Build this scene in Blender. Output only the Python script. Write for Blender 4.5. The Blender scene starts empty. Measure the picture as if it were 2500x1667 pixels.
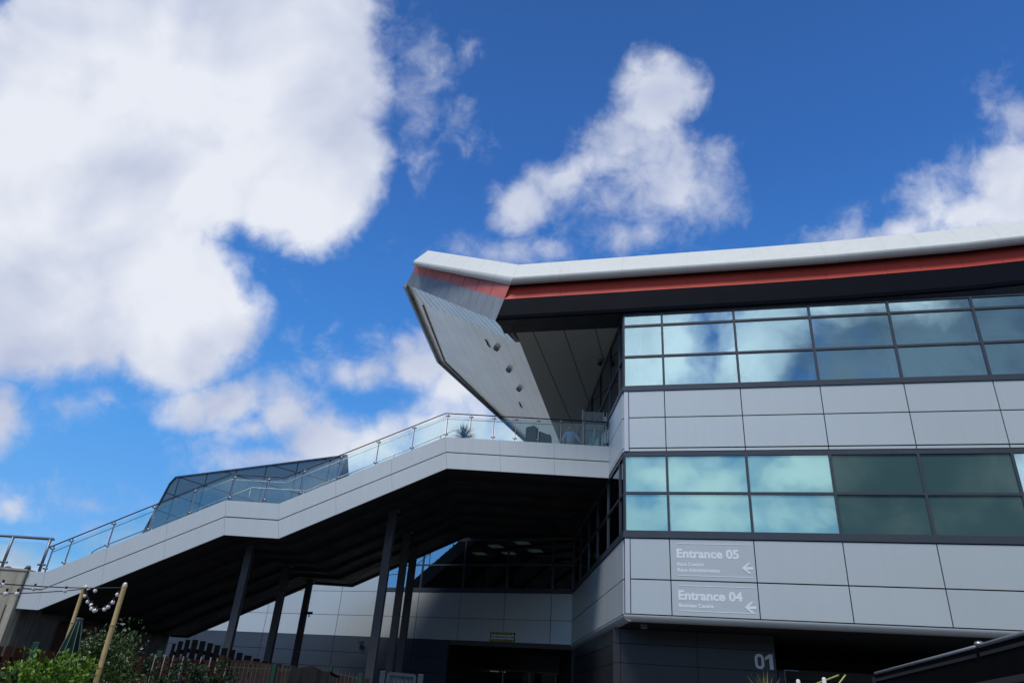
import bpy, bmesh, math, random
from mathutils import Vector, Matrix, Euler
R = math.radians
random.seed(7)
sc = bpy.context.scene
col = sc.collection

# ---------------------------------------------------------------- camera
FPX, CX, CY = 1715.4555, 1250.0, 833.5          # focal length and centre in photo pixels (2500 x 1667)
EYE = Vector((0.0, 0.0, 1.6))
PITCH, ROLL = R(27.08881524), R(4.26735944)
FW = Vector((0, math.cos(PITCH), math.sin(PITCH)))
RT0 = Vector((1, 0, 0)); UP0 = RT0.cross(FW)
RT = RT0 * math.cos(ROLL) + UP0 * math.sin(ROLL)
UP = -RT0 * math.sin(ROLL) + UP0 * math.cos(ROLL)
cam = bpy.data.cameras.new("camera"); camo = bpy.data.objects.new("camera", cam); col.objects.link(camo)
cam.sensor_fit = 'HORIZONTAL'; cam.sensor_width = 36.0; cam.lens = 36.0 * FPX / 2500.0
cam.clip_start = 0.1; cam.clip_end = 6000
mw = Matrix.Identity(4)
for i, v in enumerate((RT, UP, -FW)):
    for j in range(3): mw[j][i] = v[j]
mw.translation = EYE
camo.matrix_world = mw
sc.camera = camo
sc.render.resolution_x, sc.render.resolution_y = 1024, 682
sc.view_settings.view_transform = 'Standard'; sc.view_settings.look = 'None'
sc.view_settings.gamma = 1; sc.view_settings.exposure = 0.0
try: sc.cycles.max_bounces = 8; sc.cycles.transparent_max_bounces = 12; sc.cycles.use_denoising = True
except Exception: pass

# ---------------------------------------------------------------- sky, clouds and sun
SUN_AZ, SUN_EL = R(215), R(58)                    # azimuth clockwise from +Y
SUN_DIR = Vector((math.sin(SUN_AZ) * math.cos(SUN_EL), math.cos(SUN_AZ) * math.cos(SUN_EL), math.sin(SUN_EL)))
world = bpy.data.worlds.new("World"); sc.world = world; world.use_nodes = True
nt = world.node_tree; nt.nodes.clear()
def N(t, **k):
    n = nt.nodes.new(t)
    for a, b in k.items(): setattr(n, a, b)
    return n
def L(a, b): nt.links.new(a, b)
def M(op, a, b=None, c=None, clamp=False):
    n = N('ShaderNodeMath', operation=op); n.use_clamp = clamp
    for i, v in enumerate((a, b, c)):
        if v is None: continue
        if isinstance(v, (int, float)): n.inputs[i].default_value = v
        else: L(v, n.inputs[i])
    return n.outputs[0]
def smooth(v, a, b, lo=0.0, hi=1.0):
    n = N('ShaderNodeMapRange', interpolation_type='SMOOTHSTEP')
    L(v, n.inputs[0]); n.inputs[1].default_value = a; n.inputs[2].default_value = b
    n.inputs[3].default_value = lo; n.inputs[4].default_value = hi
    return n.outputs[0]
def noise(vec, scale, detail=6, rough=.55, dist=0.0):
    n = N('ShaderNodeTexNoise'); L(vec, n.inputs['Vector'])
    n.inputs['Scale'].default_value = scale; n.inputs['Detail'].default_value = detail
    n.inputs['Roughness'].default_value = rough; n.inputs['Distortion'].default_value = dist
    return n.outputs['Fac']
def mixc(f, a, b):
    n = N('ShaderNodeMix', data_type='RGBA')
    if isinstance(f, float): n.inputs[0].default_value = f
    else: L(f, n.inputs[0])
    for i, v in ((6, a), (7, b)):
        if isinstance(v, tuple): n.inputs[i].default_value = (*v, 1)
        else: L(v, n.inputs[i])
    return n.outputs[2]
sky = N('ShaderNodeTexSky', sky_type='NISHITA'); sky.sun_disc = False
sky.sun_elevation = SUN_EL; sky.sun_rotation = SUN_AZ
sky.altitude = 120; sky.air_density = 1.0; sky.dust_density = 0.4; sky.ozone_density = 2.2
BG = 0.10
hs = N('ShaderNodeHueSaturation'); L(sky.outputs[0], hs.inputs['Color'])
hs.inputs['Hue'].default_value = 0.505; hs.inputs['Saturation'].default_value = 1.2; hs.inputs['Value'].default_value = 1.1
tc = N('ShaderNodeTexCoord'); D3 = tc.outputs['Generated']
sep = N('ShaderNodeSeparateXYZ'); L(D3, sep.inputs[0])
# clear northern air: the deep blue runs almost down to the horizon
ramp = N('ShaderNodeValToRGB'); L(sep.outputs[2], ramp.inputs[0])
cr = ramp.color_ramp; g = 1 / BG
for i, (pos, c) in enumerate([(0, (.84, .86, .90)), (.07, (.66, .76, .90)), (.12, (.15, .45, .93)), (.28, (.088, .36, .88)), (.45, (.052, .245, .72)), (.64, (.036, .155, .52)), (.82, (.028, .110, .375))]):
    e = cr.elements[i] if i < 2 else cr.elements.new(pos)
    e.position = pos; e.color = (*c, 1)
rs = N('ShaderNodeVectorMath', operation='SCALE'); L(ramp.outputs[0], rs.inputs[0]); rs.inputs['Scale'].default_value = g
blue = mixc(.82, hs.outputs[0], rs.outputs[0])
def dot(v):
    n = N('ShaderNodeVectorMath', operation='DOT_PRODUCT'); L(D3, n.inputs[0]); n.inputs[1].default_value = v
    return n.outputs['Value']
# the part of the sky over the building: tangent plane of one fixed compass direction (north, 27 degrees up)
dz = dot(FW); dzs = M('MAXIMUM', dz, 0.05)
cu = M('DIVIDE', dot(RT), dzs); cv = M('DIVIDE', dot(UP), dzs)
cmb = N('ShaderNodeCombineXYZ'); L(cu, cmb.inputs[0]); L(cv, cmb.inputs[1]); P2 = cmb.outputs[0]
KP = 2500 / 2352 / FPX
warp = N('ShaderNodeTexNoise'); L(P2, warp.inputs['Vector']); warp.inputs['Scale'].default_value = 5.5; warp.inputs['Detail'].default_value = 4
wv = N('ShaderNodeVectorMath', operation='SUBTRACT'); L(warp.outputs['Color'], wv.inputs[0]); wv.inputs[1].default_value = (.5, .5, .5)
ws = N('ShaderNodeVectorMath', operation='MULTIPLY_ADD'); L(wv.outputs[0], ws.inputs[0]); ws.inputs[1].default_value = (.045, .045, 0); L(P2, ws.inputs[2])
PW = ws.outputs[0]
def field(blobs, vec):
    """signed distance (in photo units) to a union of ellipses on the tangent plane: positive inside the cloud"""
    acc = None
    for cx, cy, rx, ry, rot in blobs:
        if rot:
            mp = N('ShaderNodeMapping', vector_type='TEXTURE'); L(vec, mp.inputs[0])
            mp.inputs['Location'].default_value = ((cx - 1176) * KP, -(cy - 784) * KP, 0)
            mp.inputs['Rotation'].default_value = (0, 0, -R(rot))
            mp.inputs['Scale'].default_value = (rx * KP, ry * KP, 1)
        else:
            mp = N('ShaderNodeVectorMath', operation='MULTIPLY_ADD'); L(vec, mp.inputs[0])
            mp.inputs[1].default_value = (1 / (rx * KP), 1 / (ry * KP), 0); mp.inputs[2].default_value = (-(cx - 1176) / rx, (cy - 784) / ry, 0)
        ln = N('ShaderNodeVectorMath', operation='LENGTH'); L(mp.outputs[0], ln.inputs[0])
        rr = min(rx, ry); d = M('MULTIPLY_ADD', ln.outputs['Value'], -rr, rr)
        acc = d if acc is None else M('MAXIMUM', acc, d)
    return acc
CLOUD_BIG = [(430,150,465,400,0),(685,375,210,215,0),(415,722,192,188,0),(520,692,88,72,0),(100,560,380,325,0),(250,250,400,330,0)]
CLOUD_MID = [ # smaller cumulus
 (-10,945,75,85,0),(505,925,140,58,0),(650,962,66,58,0),(590,985,60,36,0),
 (760,1022,140,72,0),(875,1003,115,58,0),(650,1062,150,34,0),(1050,990,170,64,0),
 (840,850,125,40,0),(980,840,120,66,0),(1040,875,90,70,0),
 (1515,212,98,78,0),(1490,268,70,50,0),(1295,412,112,52,-32),(1215,468,80,56,-20),(1185,490,55,46,0),(1425,345,80,30,0),(1440,540,95,32,0),(1165,577,88,22,0),
 (2362,430,135,112,0),(2235,498,165,62,-15),(2085,532,130,40,-15),(2150,560,230,48,0),
 (20,1155,52,34,0),(30,1278,95,48,0)]
CLOUD_THIN = [
 (1490,420,220,190,0),(560,610,110,50,0),(965,165,75,130,0),(950,390,55,130,0),(1065,290,70,66,0),(872,60,52,90,0),(1075,120,40,44,0),
 (2200,420,130,90,-30),(2310,210,58,130,0),(2010,488,120,32,-35),(140,930,170,38,0),(560,1040,120,40,0),(540,1000,160,60,0)]
CLOUD_SOFT = [(1470,395,200,165,0),(1300,425,150,85,-25),(1420,525,150,62,0),(2170,470,200,85,-22),(2330,300,80,120,0),(1060,940,190,110,0),(610,1050,170,54,0),
 (890,835,190,74,0),(150,1160,130,30,0),(420,1150,140,34,0),(610,930,150,80,0),(240,1225,180,46,-12)]
n1 = noise(P2, 7.5, 8, .56, .25); n2 = noise(P2, 24, 6, .62, .4)
nn = M('ADD', M('MULTIPLY', M('SUBTRACT', n1, .5), 1.45), M('MULTIPLY', M('SUBTRACT', n2, .5), .80))
db = field(CLOUD_BIG, PW); dm = field(CLOUD_MID, PW); dt = field(CLOUD_THIN, PW)
ab_ = smooth(M('MULTIPLY_ADD', nn, 84.0, db), -24, 46)
am_ = smooth(M('MULTIPLY_ADD', nn, 92.0, dm), -28, 44)
at_ = M('MULTIPLY', smooth(M('MULTIPLY_ADD', nn, 210.0, M('MINIMUM', dt, 48.0)), -10, 120), .66)
as_ = M('MULTIPLY', smooth(M('MULTIPLY_ADD', nn, 175.0, M('MINIMUM', field(CLOUD_SOFT, PW), 78.0)), -18, 112), .86)
alpha = M('MAXIMUM', M('MAXIMUM', ab_, am_), M('MAXIMUM', at_, as_))
dens = M('MAXIMUM', db, dm)
# the sky behind the viewer, which the front windows mirror: tangent plane of the mirrored direction
NRM = Vector((math.sin(R(-15.0528)), -math.cos(R(-15.0528)), 0))
def mir(v): return v - NRM * (2 * v.dot(NRM))
bz = dot(mir(FW)); bzs = M('MAXIMUM', bz, .05)
cmbb = N('ShaderNodeCombineXYZ'); L(M('DIVIDE', dot(mir(RT)), bzs), cmbb.inputs[0]); L(M('DIVIDE', dot(mir(UP)), bzs), cmbb.inputs[1]); PM = cmbb.outputs[0]
BACK = [(1465,800,110,140,0),(1545,800,72,100,0),(1735,800,62,130,12),(1760,730,90,45,0),(1900,700,170,26,-4),
 (1500,1090,110,30,0),(1640,1130,100,40,0),(1850,1080,90,32,0),(1640,1188,240,24,0),(2400,1100,120,60,0)]
nbk = noise(PM, 9, 8, .58, .3)
ak = smooth(M('MULTIPLY_ADD', M('SUBTRACT', nbk, .5), 190.0, field(BACK, PM)), -45, 40)
grey = smooth(M('ADD', dot(mir(RT)), M('MULTIPLY', M('SUBTRACT', nbk, .5), .35)), .30, .46)
# other directions
iz = M('DIVIDE', 1.0, M('ADD', M('MAXIMUM', sep.outputs[2], 0.0), .22))
cmb2 = N('ShaderNodeCombineXYZ'); L(M('MULTIPLY', sep.outputs[0], iz), cmb2.inputs[0]); L(M('MULTIPLY', sep.outputs[1], iz), cmb2.inputs[1]); cmb2.inputs[2].default_value = 3.7
PB = cmb2.outputs[0]
nb = noise(PB, 1.5, 8, .55, .35)
ao_ = smooth(nb, .43, .56)
front = smooth(dz, .18, .34); back = smooth(bz, .55, .75)
# cloud tone: relief from the offset of the same noise towards the sun side, plus a broad variation
off = N('ShaderNodeVectorMath', operation='ADD'); L(P2, off.inputs[0]); off.inputs[1].default_value = (-.022, .032, 0)
n1a = noise(P2, 5.0, 4, .5, .3); n1b = noise(off.outputs[0], 5.0, 4, .5, .3)
broad = noise(P2, 2.3, 3, .5, .2)
rel = M('ADD', M('MULTIPLY', M('SUBTRACT', n1a, n1b), 2.3), M('MULTIPLY', M('SUBTRACT', broad, .49), 3.6))
tone = M('ADD', M('ADD', rel, .50), M('MULTIPLY', M('SUBTRACT', M('MINIMUM', dens, 160.0), 60.0), .0006), clamp=True)
ccol = mixc(tone, (.47 * g, .53 * g, .71 * g), (.80 * g, .835 * g, .915 * g))
tb = smooth(noise(PB, 2.4, 5, .5, .2), .35, .65)
cback = mixc(tb, (.40 * g, .48 * g, .64 * g), (.98 * g, 1.05 * g, 1.15 * g))
side = mixc(ao_, blue, cback)
kt = smooth(noise(PM, 6, 5, .5, .2), .35, .62)
mirc = mixc(ak, mixc(grey, blue, mixc(kt, (.12 * g, .19 * g, .29 * g), (.26 * g, .35 * g, .46 * g))), mixc(kt, (.85 * g, .98 * g, 1.12 * g), (1.35 * g, 1.45 * g, 1.52 * g)))
rest = mixc(back, side, mirc)
final = mixc(front, rest, mixc(alpha, blue, ccol))
bg = N('ShaderNodeBackground'); L(final, bg.inputs[0]); bg.inputs[1].default_value = BG
wo = N('ShaderNodeOutputWorld'); L(bg.outputs[0], wo.inputs[0])
try: world.cycles.sampling_method = 'MANUAL'; world.cycles.sample_map_resolution = 512
except Exception: pass
sl = bpy.data.lights.new("sun", 'SUN'); so = bpy.data.objects.new("sun", sl); col.objects.link(so)
sl.energy = 2.6; sl.angle = R(20); sl.color = (1.0, .95, .87)
so.rotation_euler = SUN_DIR.to_track_quat('Z', 'Y').to_euler()
so.location = (0, 0, 60)

# ---------------------------------------------------------------- helpers
WORLD0 = {}
class Fr:
    """A local frame on the plan: origin (x, y) and a turn about z; x along, y across, z up."""
    def __init__(s, o, deg):
        s.o = Vector((o[0], o[1], 0)); a = R(deg); s.a = a
        s.x = Vector((math.cos(a), math.sin(a), 0)); s.y = Vector((-math.sin(a), math.cos(a), 0))
    def p(s, x, y, z): return s.o + s.x * x + s.y * y + Vector((0, 0, z))
    def loc(s, w): d = w - s.o; return Vector((d.dot(s.x), d.dot(s.y), w.z))
    def hit(s, px, py, y=0.0):
        """where the sight line of a measured photo point meets the upright plane y = const of this frame"""
        r = sight(px, py); n = s.y; q = EYE + r * ((s.o + n * y - EYE).dot(n) / r.dot(n)); return s.loc(q)
def sight(px, py): return RT * ((px - CX) / FPX) - UP * ((py - CY) / FPX) + FW
def at_z(px, py, z): r = sight(px, py); return EYE + r * ((z - EYE.z) / r.z)
def at_d(px, py, d): r = sight(px, py); return EYE + r * (d / math.hypot(r.x, r.y))
def at_range(px, py, d): return EYE + sight(px, py).normalized() * d
IDF = Fr((0, 0), 0)

class MB:
    def __init__(s): s.v = []; s.f = []
    def add(s, vs, fs):
        n = len(s.v); s.v += [Vector(v) for v in vs]; s.f += [[i + n for i in f] for f in fs]; return s
    def poly(s, pts): return s.add(pts, [list(range(len(pts)))])
    def hexa(s, p): return s.add(p, [[0, 3, 2, 1], [4, 5, 6, 7], [0, 1, 5, 4], [1, 2, 6, 5], [2, 3, 7, 6], [3, 0, 4, 7]])
    def box(s, fr, x0, x1, y0, y1, z0, z1):
        return s.hexa([fr.p(x, y, z) for z in (z0, z1) for x, y in ((x0, y0), (x1, y0), (x1, y1), (x0, y1))])
    def sweep(s, rings, cap=True):
        n = len(rings[0]); base = len(s.v)
        for r in rings: s.v += [Vector(v) for v in r]
        for k in range(len(rings) - 1):
            for i in range(n):
                j = (i + 1) % n
                s.f.append([base + k * n + i, base + k * n + j, base + (k + 1) * n + j, base + (k + 1) * n + i])
        if cap: s.f.append([base + i for i in range(n)][::-1]); s.f.append([base + (len(rings) - 1) * n + i for i in range(n)])
        return s
    def prism_y(s, fr, xz, y0, y1): return s.sweep([[fr.p(x, y, z) for x, z in xz] for y in (y0, y1)])
    def prism_x(s, fr, yz, x0, x1): return s.sweep([[fr.p(x, y, z) for y, z in yz] for x in (x0, x1)])
    def prism_z(s, xy, z0, z1): return s.sweep([[Vector((x, y, z)) for x, y in xy] for z in (z0, z1)])
    def tube(s, pts, r, n=8, cap=True):
        pts = [Vector(p) for p in pts]; rs = r if isinstance(r, (list, tuple)) else [r] * len(pts); rings = []
        ref = None
        for i, p in enumerate(pts):
            d = (pts[min(i + 1, len(pts) - 1)] - pts[max(i - 1, 0)]).normalized()
            if ref is None: ref = Vector((0, 0, 1)) if abs(d.z) < .9 else Vector((1, 0, 0))
            a = (ref - d * ref.dot(d)).normalized(); b = d.cross(a); ref = a
            rings.append([p + (a * math.cos(2 * math.pi * k / n) + b * math.sin(2 * math.pi * k / n)) * rs[i] for k in range(n)])
        return s.sweep(rings, cap)
    def bar(s, a, b, w, h, up=Vector((0, 0, 1))):
        a = Vector(a); b = Vector(b); d = (b - a).normalized()
        if abs(d.dot(up)) > .97: up = Vector((0, 1, 0))
        x = d.cross(up).normalized(); y = x.cross(d)
        c = [x * (-w / 2) + y * (-h / 2), x * (w / 2) + y * (-h / 2), x * (w / 2) + y * (h / 2), x * (-w / 2) + y * (h / 2)]
        return s.sweep([[a + q for q in c], [b + q for q in c]])
    def ball(s, c, r, n=10, m=6, sc_=(1, 1, 1)):
        c = Vector(c); rings = []
        for k in range(m + 1):
            t = math.pi * (k + .02) / (m + .04)
            rings.append([c + Vector((math.sin(t) * math.cos(2 * math.pi * i / n) * r * sc_[0], math.sin(t) * math.sin(2 * math.pi * i / n) * r * sc_[1], math.cos(t) * r * sc_[2])) for i in range(n)])
        return s.sweep(rings)
    def build(s, name, mat, parent=None, origin=None, smooth=False, recalc=True, bevel=0):
        if origin is None:
            lo = Vector([min(v[i] for v in s.v) for i in range(3)]); hi = Vector([max(v[i] for v in s.v) for i in range(3)])
            origin = Vector(((lo.x + hi.x) / 2, (lo.y + hi.y) / 2, lo.z))
        origin = Vector(origin)
        me = bpy.data.meshes.new(name); me.from_pydata([v - origin for v in s.v], [], s.f); me.validate()
        if recalc:
            bm = bmesh.new(); bm.from_mesh(me); bmesh.ops.recalc_face_normals(bm, faces=bm.faces); bm.to_mesh(me); bm.free()
        if smooth:
            for p in me.polygons: p.use_smooth = True
        if mat: me.materials.append(mat)
        o = bpy.data.objects.new(name, me); col.objects.link(o)
        place(o, origin, parent)
        if bevel:
            md = o.modifiers.new("bevel", 'BEVEL'); md.width = bevel; md.segments = 2; md.limit_method = 'ANGLE'
        return o
def place(o, w, parent=None):
    WORLD0[o.name] = Vector(w)
    if parent: o.parent = parent; o.location = Vector(w) - WORLD0[parent.name]
    else: o.location = w
def thing(name, label, cat, loc, group=None):
    o = bpy.data.objects.new(name, None); col.objects.link(o); o.empty_display_size = .3
    place(o, loc); return tag(o, label, cat, group)
def tag(o, label=None, cat=None, group=None, kind=None):
    if label: o['label'] = label
    if cat: o['category'] = cat
    if group: o['group'] = group
    if kind: o['kind'] = kind
    return o
def copy_tree(root, loc, label=None, rotz=None):
    r = root.copy(); col.objects.link(r); r.location = loc; WORLD0[r.name] = Vector(loc)
    if label: r['label'] = label
    if rotz is not None: r.rotation_euler = (0, 0, rotz)
    for ch in list(root.children):
        c = ch.copy(); col.objects.link(c); c.parent = r
        for g_ in ch.children:
            d = g_.copy(); col.objects.link(d); d.parent = c
    return r

# ---------------------------------------------------------------- materials
class NT:
    def __init__(s, name):
        s.m = bpy.data.materials.new(name); s.m.use_nodes = True; s.t = s.m.node_tree; s.t.nodes.clear()
        s.out = s.n('ShaderNodeOutputMaterial')
    def n(s, t, **k):
        x = s.t.nodes.new(t)
        for a, b in k.items(): setattr(x, a, b)
        return x
    def l(s, a, b): s.t.links.new(a, b)
def mat(name, base, rough=.5, metal=0.0, var=.0, vscale=3.0, island=0.0, bump=0.0, bscale=40.0, spec=.5, emit=None, coat=0.0, streak=0.0):
    k = NT(name); p = k.n('ShaderNodeBsdfPrincipled'); k.l(p.outputs[0], k.out.inputs[0])
    p.inputs['Base Color'].default_value = (*base, 1); p.inputs['Roughness'].default_value = rough
    p.inputs['Metallic'].default_value = metal; p.inputs['Specular IOR Level'].default_value = spec; p.inputs['Coat Weight'].default_value = coat
    fac = None
    tcn = k.n('ShaderNodeTexCoord')
    def mul(a, b):
        m = k.n('ShaderNodeMath', operation='MULTIPLY'); k.l(a, m.inputs[0]); k.l(b, m.inputs[1]); return m.outputs[0]
    def rng(src, lo, hi, a=0., b=1.):
        m = k.n('ShaderNodeMapRange'); k.l(src, m.inputs[0]); m.inputs[1].default_value = a; m.inputs[2].default_value = b; m.inputs[3].default_value = lo; m.inputs[4].default_value = hi; return m.outputs[0]
    if var:
        ns = k.n('ShaderNodeTexNoise'); k.l(tcn.outputs['Object'], ns.inputs['Vector']); ns.inputs['Scale'].default_value = vscale; ns.inputs['Detail'].default_value = 6
        fac = rng(ns.outputs['Fac'], 1 - var, 1 + var, .3, .7)
    if streak:
        mp = k.n('ShaderNodeMapping'); k.l(tcn.outputs['Object'], mp.inputs[0]); mp.inputs['Scale'].default_value = (3.5, 3.5, .12)
        ns = k.n('ShaderNodeTexNoise'); k.l(mp.outputs[0], ns.inputs['Vector']); ns.inputs['Scale'].default_value = 1.6; ns.inputs['Detail'].default_value = 5
        f2 = rng(ns.outputs['Fac'], 1 - streak, 1 + streak * .4, .35, .62); fac = mul(fac, f2) if fac else f2
    if island:
        ge = k.n('ShaderNodeNewGeometry'); f2 = rng(ge.outputs['Random Per Island'], 1 - island, 1 + island); fac = mul(fac, f2) if fac else f2
    if fac:
        vm = k.n('ShaderNodeVectorMath', operation='SCALE'); vm.inputs[0].default_value = base; k.l(fac, vm.inputs['Scale']); k.l(vm.outputs[0], p.inputs['Base Color'])
        k.l(rng(fac, min(1, rough * 1.12), rough * .9, .85, 1.15), p.inputs['Roughness'])
    if bump:
        nb_ = k.n('ShaderNodeTexNoise'); k.l(tcn.outputs['Object'], nb_.inputs['Vector']); nb_.inputs['Scale'].default_value = bscale; nb_.inputs['Detail'].default_value = 5
        b = k.n('ShaderNodeBump'); b.inputs['Strength'].default_value = bump; b.inputs['Distance'].default_value = .03; k.l(nb_.outputs['Fac'], b.inputs['Height']); k.l(b.outputs[0], p.inputs['Normal'])
    if emit:
        p.inputs['Emission Color'].default_value = (*emit[:3], 1); p.inputs['Emission Strength'].default_value = emit[3]
    return k.m
def glass(name, refl, tint, gcol=(1, 1, 1), wave=.0, body=None, rough=0.0, ior=1.5):
    """pane: mirror part plus tinted see-through (or an opaque body behind the glass)"""
    k = NT(name)
    gl = k.n('ShaderNodeBsdfGlossy'); gl.inputs['Color'].default_value = (*gcol, 1); gl.inputs['Roughness'].default_value = rough
    if body:
        tr = k.n('ShaderNodeBsdfDiffuse'); tr.inputs['Color'].default_value = (*body, 1)
    else:
        tr = k.n('ShaderNodeBsdfTransparent'); tr.inputs['Color'].default_value = (*tint, 1)
    fr = k.n('ShaderNodeFresnel'); fr.inputs['IOR'].default_value = ior
    mr = k.n('ShaderNodeMapRange'); k.l(fr.outputs[0], mr.inputs[0]); mr.inputs[3].default_value = refl; mr.inputs[4].default_value = 1.0
    mx = k.n('ShaderNodeMixShader'); k.l(mr.outputs[0], mx.inputs[0]); k.l(tr.outputs[0], mx.inputs[1]); k.l(gl.outputs[0], mx.inputs[2]); k.l(mx.outputs[0], k.out.inputs[0])
    if wave:
        tcn = k.n('ShaderNodeTexCoord'); ns = k.n('ShaderNodeTexNoise'); k.l(tcn.outputs['Object'], ns.inputs['Vector']); ns.inputs['Scale'].default_value = .8; ns.inputs['Detail'].default_value = 2
        b = k.n('ShaderNodeBump'); b.inputs['Strength'].default_value = wave; b.inputs['Distance'].default_value = .05; k.l(ns.outputs['Fac'], b.inputs['Height'])
        k.l(b.outputs[0], gl.inputs['Normal'])
    return k.m
mPANEL = mat("silver_panel", (.585, .635, .64), .36, .32, var=.02, vscale=.5, island=.03, bump=.015, bscale=1.0, streak=.012)
mFASCIA = mat("fascia_paint", (.60, .64, .645), .40, .2, var=.02, vscale=.5, island=.012, bump=.015, bscale=.8, streak=.025)
mTRIM = mat("pale_trim", (.58, .61, .66), .35, .3, var=.03)
mFRAME = mat("charcoal_frame", (.062, .074, .092), .4, .3, var=.06)
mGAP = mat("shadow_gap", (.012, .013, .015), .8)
mDPANEL = mat("dark_panel", (.040, .042, .047), .32, .25, var=.05, vscale=1.2, island=.07)
mBLUEP = mat("slate_panel", (.055, .072, .098), .32, .25, var=.05, vscale=1.0, island=.05)
mWHITE = mat("white_roof_skin", (.78, .79, .72), .36, .0, var=.025, vscale=.7, coat=.15, streak=.03)
mRED = mat("red_band", (.66, .085, .055), .55, .0, var=.06, vscale=1.4, island=.05, spec=.25)
mREDW = mat("sky_lit_red_band", (.66, .17, .135), .48, .0, var=.14, vscale=1.2, island=.08)  # paler than the front red: extra sky light put into the colour
mNAVY = mat("navy_band", (.006, .0075, .013), .55, .0, var=.10, vscale=1.0, spec=.06)
mGREYB = mat("sky_lit_grey_band", (.27, .295, .31), .45, .1, var=.08, vscale=1.5, island=.025, streak=.08)  # wing arm edge, lightened: more sky light put into the grey
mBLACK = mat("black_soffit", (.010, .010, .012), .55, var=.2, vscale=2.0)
mCEIL = mat("soffit_panel", (.34, .34, .31), .5, .0, var=.04, island=.03)
mFIN = mat("wing_underside_metal", (.97, .95, .92), .34, .55, var=.04, vscale=1.0, island=.025, bump=.02, bscale=1.0)
mSTEEL = mat("stainless_steel", (.36, .36, .355), .38, 1.0, var=.05, vscale=9)
mDSTEEL = mat("galvanised_steel", (.22, .27, .31), .45, .6, var=.12, vscale=8)
mCOLUMN = mat("column_paint", (.052, .053, .060), .42, .1, var=.10, vscale=2.5)
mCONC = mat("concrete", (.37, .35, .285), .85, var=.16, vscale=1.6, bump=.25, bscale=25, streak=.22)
mCONCD = mat("shaded_side_concrete", (.15, .145, .13), .9, var=.22, vscale=1.5, bump=.3, bscale=22, streak=.3)  # darker copy for the side face: its shade is put into the colour
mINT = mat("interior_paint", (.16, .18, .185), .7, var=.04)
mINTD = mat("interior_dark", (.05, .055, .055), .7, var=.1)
mBEAM = mat("interior_white_steel", (.85, .92, .90), .5, var=.03)
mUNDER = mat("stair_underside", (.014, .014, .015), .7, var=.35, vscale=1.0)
mGROUND = mat("asphalt", (.055, .055, .055), .9, var=.2, vscale=.7, bump=.3, bscale=60)
mLETTER = mat("pale_vinyl", (.84, .88, .93), .45, var=.02)
mGLASSU = glass("window_glass", .38, (.66, .84, .87), (.74, .93, 1.0), wave=.05)
mGLASSB = glass("blind_backed_glass", .32, (0, 0, 0), (.57, .85, .83), wave=.06, body=(.22, .46, .455))
mGLASSD = glass("dark_green_glass", .045, (.20, .34, .30), (.6, .75, .75), wave=.03, ior=1.25, body=(.050, .105, .105))
mGLASSR = glass("side_glass", .12, (.34, .42, .42), (.85, .95, 1.0), wave=.04)
mGLASSK = glass("back_wall_glass", .45, (.34, .42, .43), (.72, .88, 1.0), wave=.03)
mRAILG = glass("railing_glass", .03, (.87, .955, .95), (1, 1, 1))
mSCREEN = glass("screen_glass", .03, (.62, .74, .78))
mSHOP = glass("shop_glass", .02, (.5, .55, .55), ior=1.3)
mCLADG = glass("grey_glass_cladding", .10, (0, 0, 0), (.85, .95, .98), wave=.04, body=(.055, .075, .085))

# ---------------------------------------------------------------- ground
g_ = MB(); g_.poly([(-900, -900, 0), (900, -900, 0), (900, 900, 0), (-900, 900, 0)])
tag(g_.build("ground", mGROUND, origin=(0, 0, 0)), kind='structure')
hb = MB(); n_ = 96; mHILL = mat("added_hillside", (.022, .035, .014), .95, var=.5, vscale=.06)  # added unseen ridge, raised behind the viewer to darken the panel reflections
rg = [[], [], []]
for i in range(n_):
    a = 2 * math.pi * i / n_; bk_ = max(0, -math.sin(a)); h_ = 4 + 2 * math.sin(a * 7 + 1) + 1.5 * math.sin(a * 17) + 36 * bk_ ** .7
    for k, (rr, z) in enumerate(((230, .0), (262, max(4, h_)), (420, -.5))): rg[k].append(Vector((rr * math.cos(a), rr * math.sin(a), z)))
for k in range(3): hb.v += rg[k]
for k in range(2):
    for i in range(n_): hb.f.append([k * n_ + i, k * n_ + (i + 1) % n_, (k + 1) * n_ + (i + 1) % n_, (k + 1) * n_ + i])
tag(hb.build("added_hills", mHILL, origin=(0, 0, 0), smooth=True), kind='structure')
PAVE = mat("paving", (.10, .095, .09), .85, var=.12, vscale=2.0, island=.1, bump=.2, bscale=30)
pv = MB()
for i in range(-16, 17):
    for j in range(-6, 26):
        pv.box(IDF, i * .9 + .006, i * .9 + .894, j * .9 + .006, j * .9 + .894, 0.0, .03)
tag(pv.build("pavement", PAVE, origin=(0, 0, 0)), kind='structure')

# ---------------------------------------------------------------- the main building
A_F, A_R, A_B, A_S = -15.0528, 90.7587, -24.7088, -2.9441
K = Vector((3.747, 20.934, 0))
F = Fr(K, A_F)                        # front: x to the right along it, y into the building
RW = Fr(K, A_R)                       # side wall running away: x = metres from the corner, +y = outside
RB = RW.p(12.30, 0, 0); BW = Fr(RB, A_B)   # back wall of the recess: x negative to the left
SJ = RW.p(2.64, 0, 0); S = Fr(SJ, A_S)     # stair: x negative down the flight, y away
bld = thing("conference_building", "long silver panelled building with glass bands, red striped roof edge and an upswept wing tip", "building", F.p(6, 6, 0))
def bpart(mb, name, m, parent=None, **k): return mb.build(name, m, parent or bld, **k)

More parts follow.
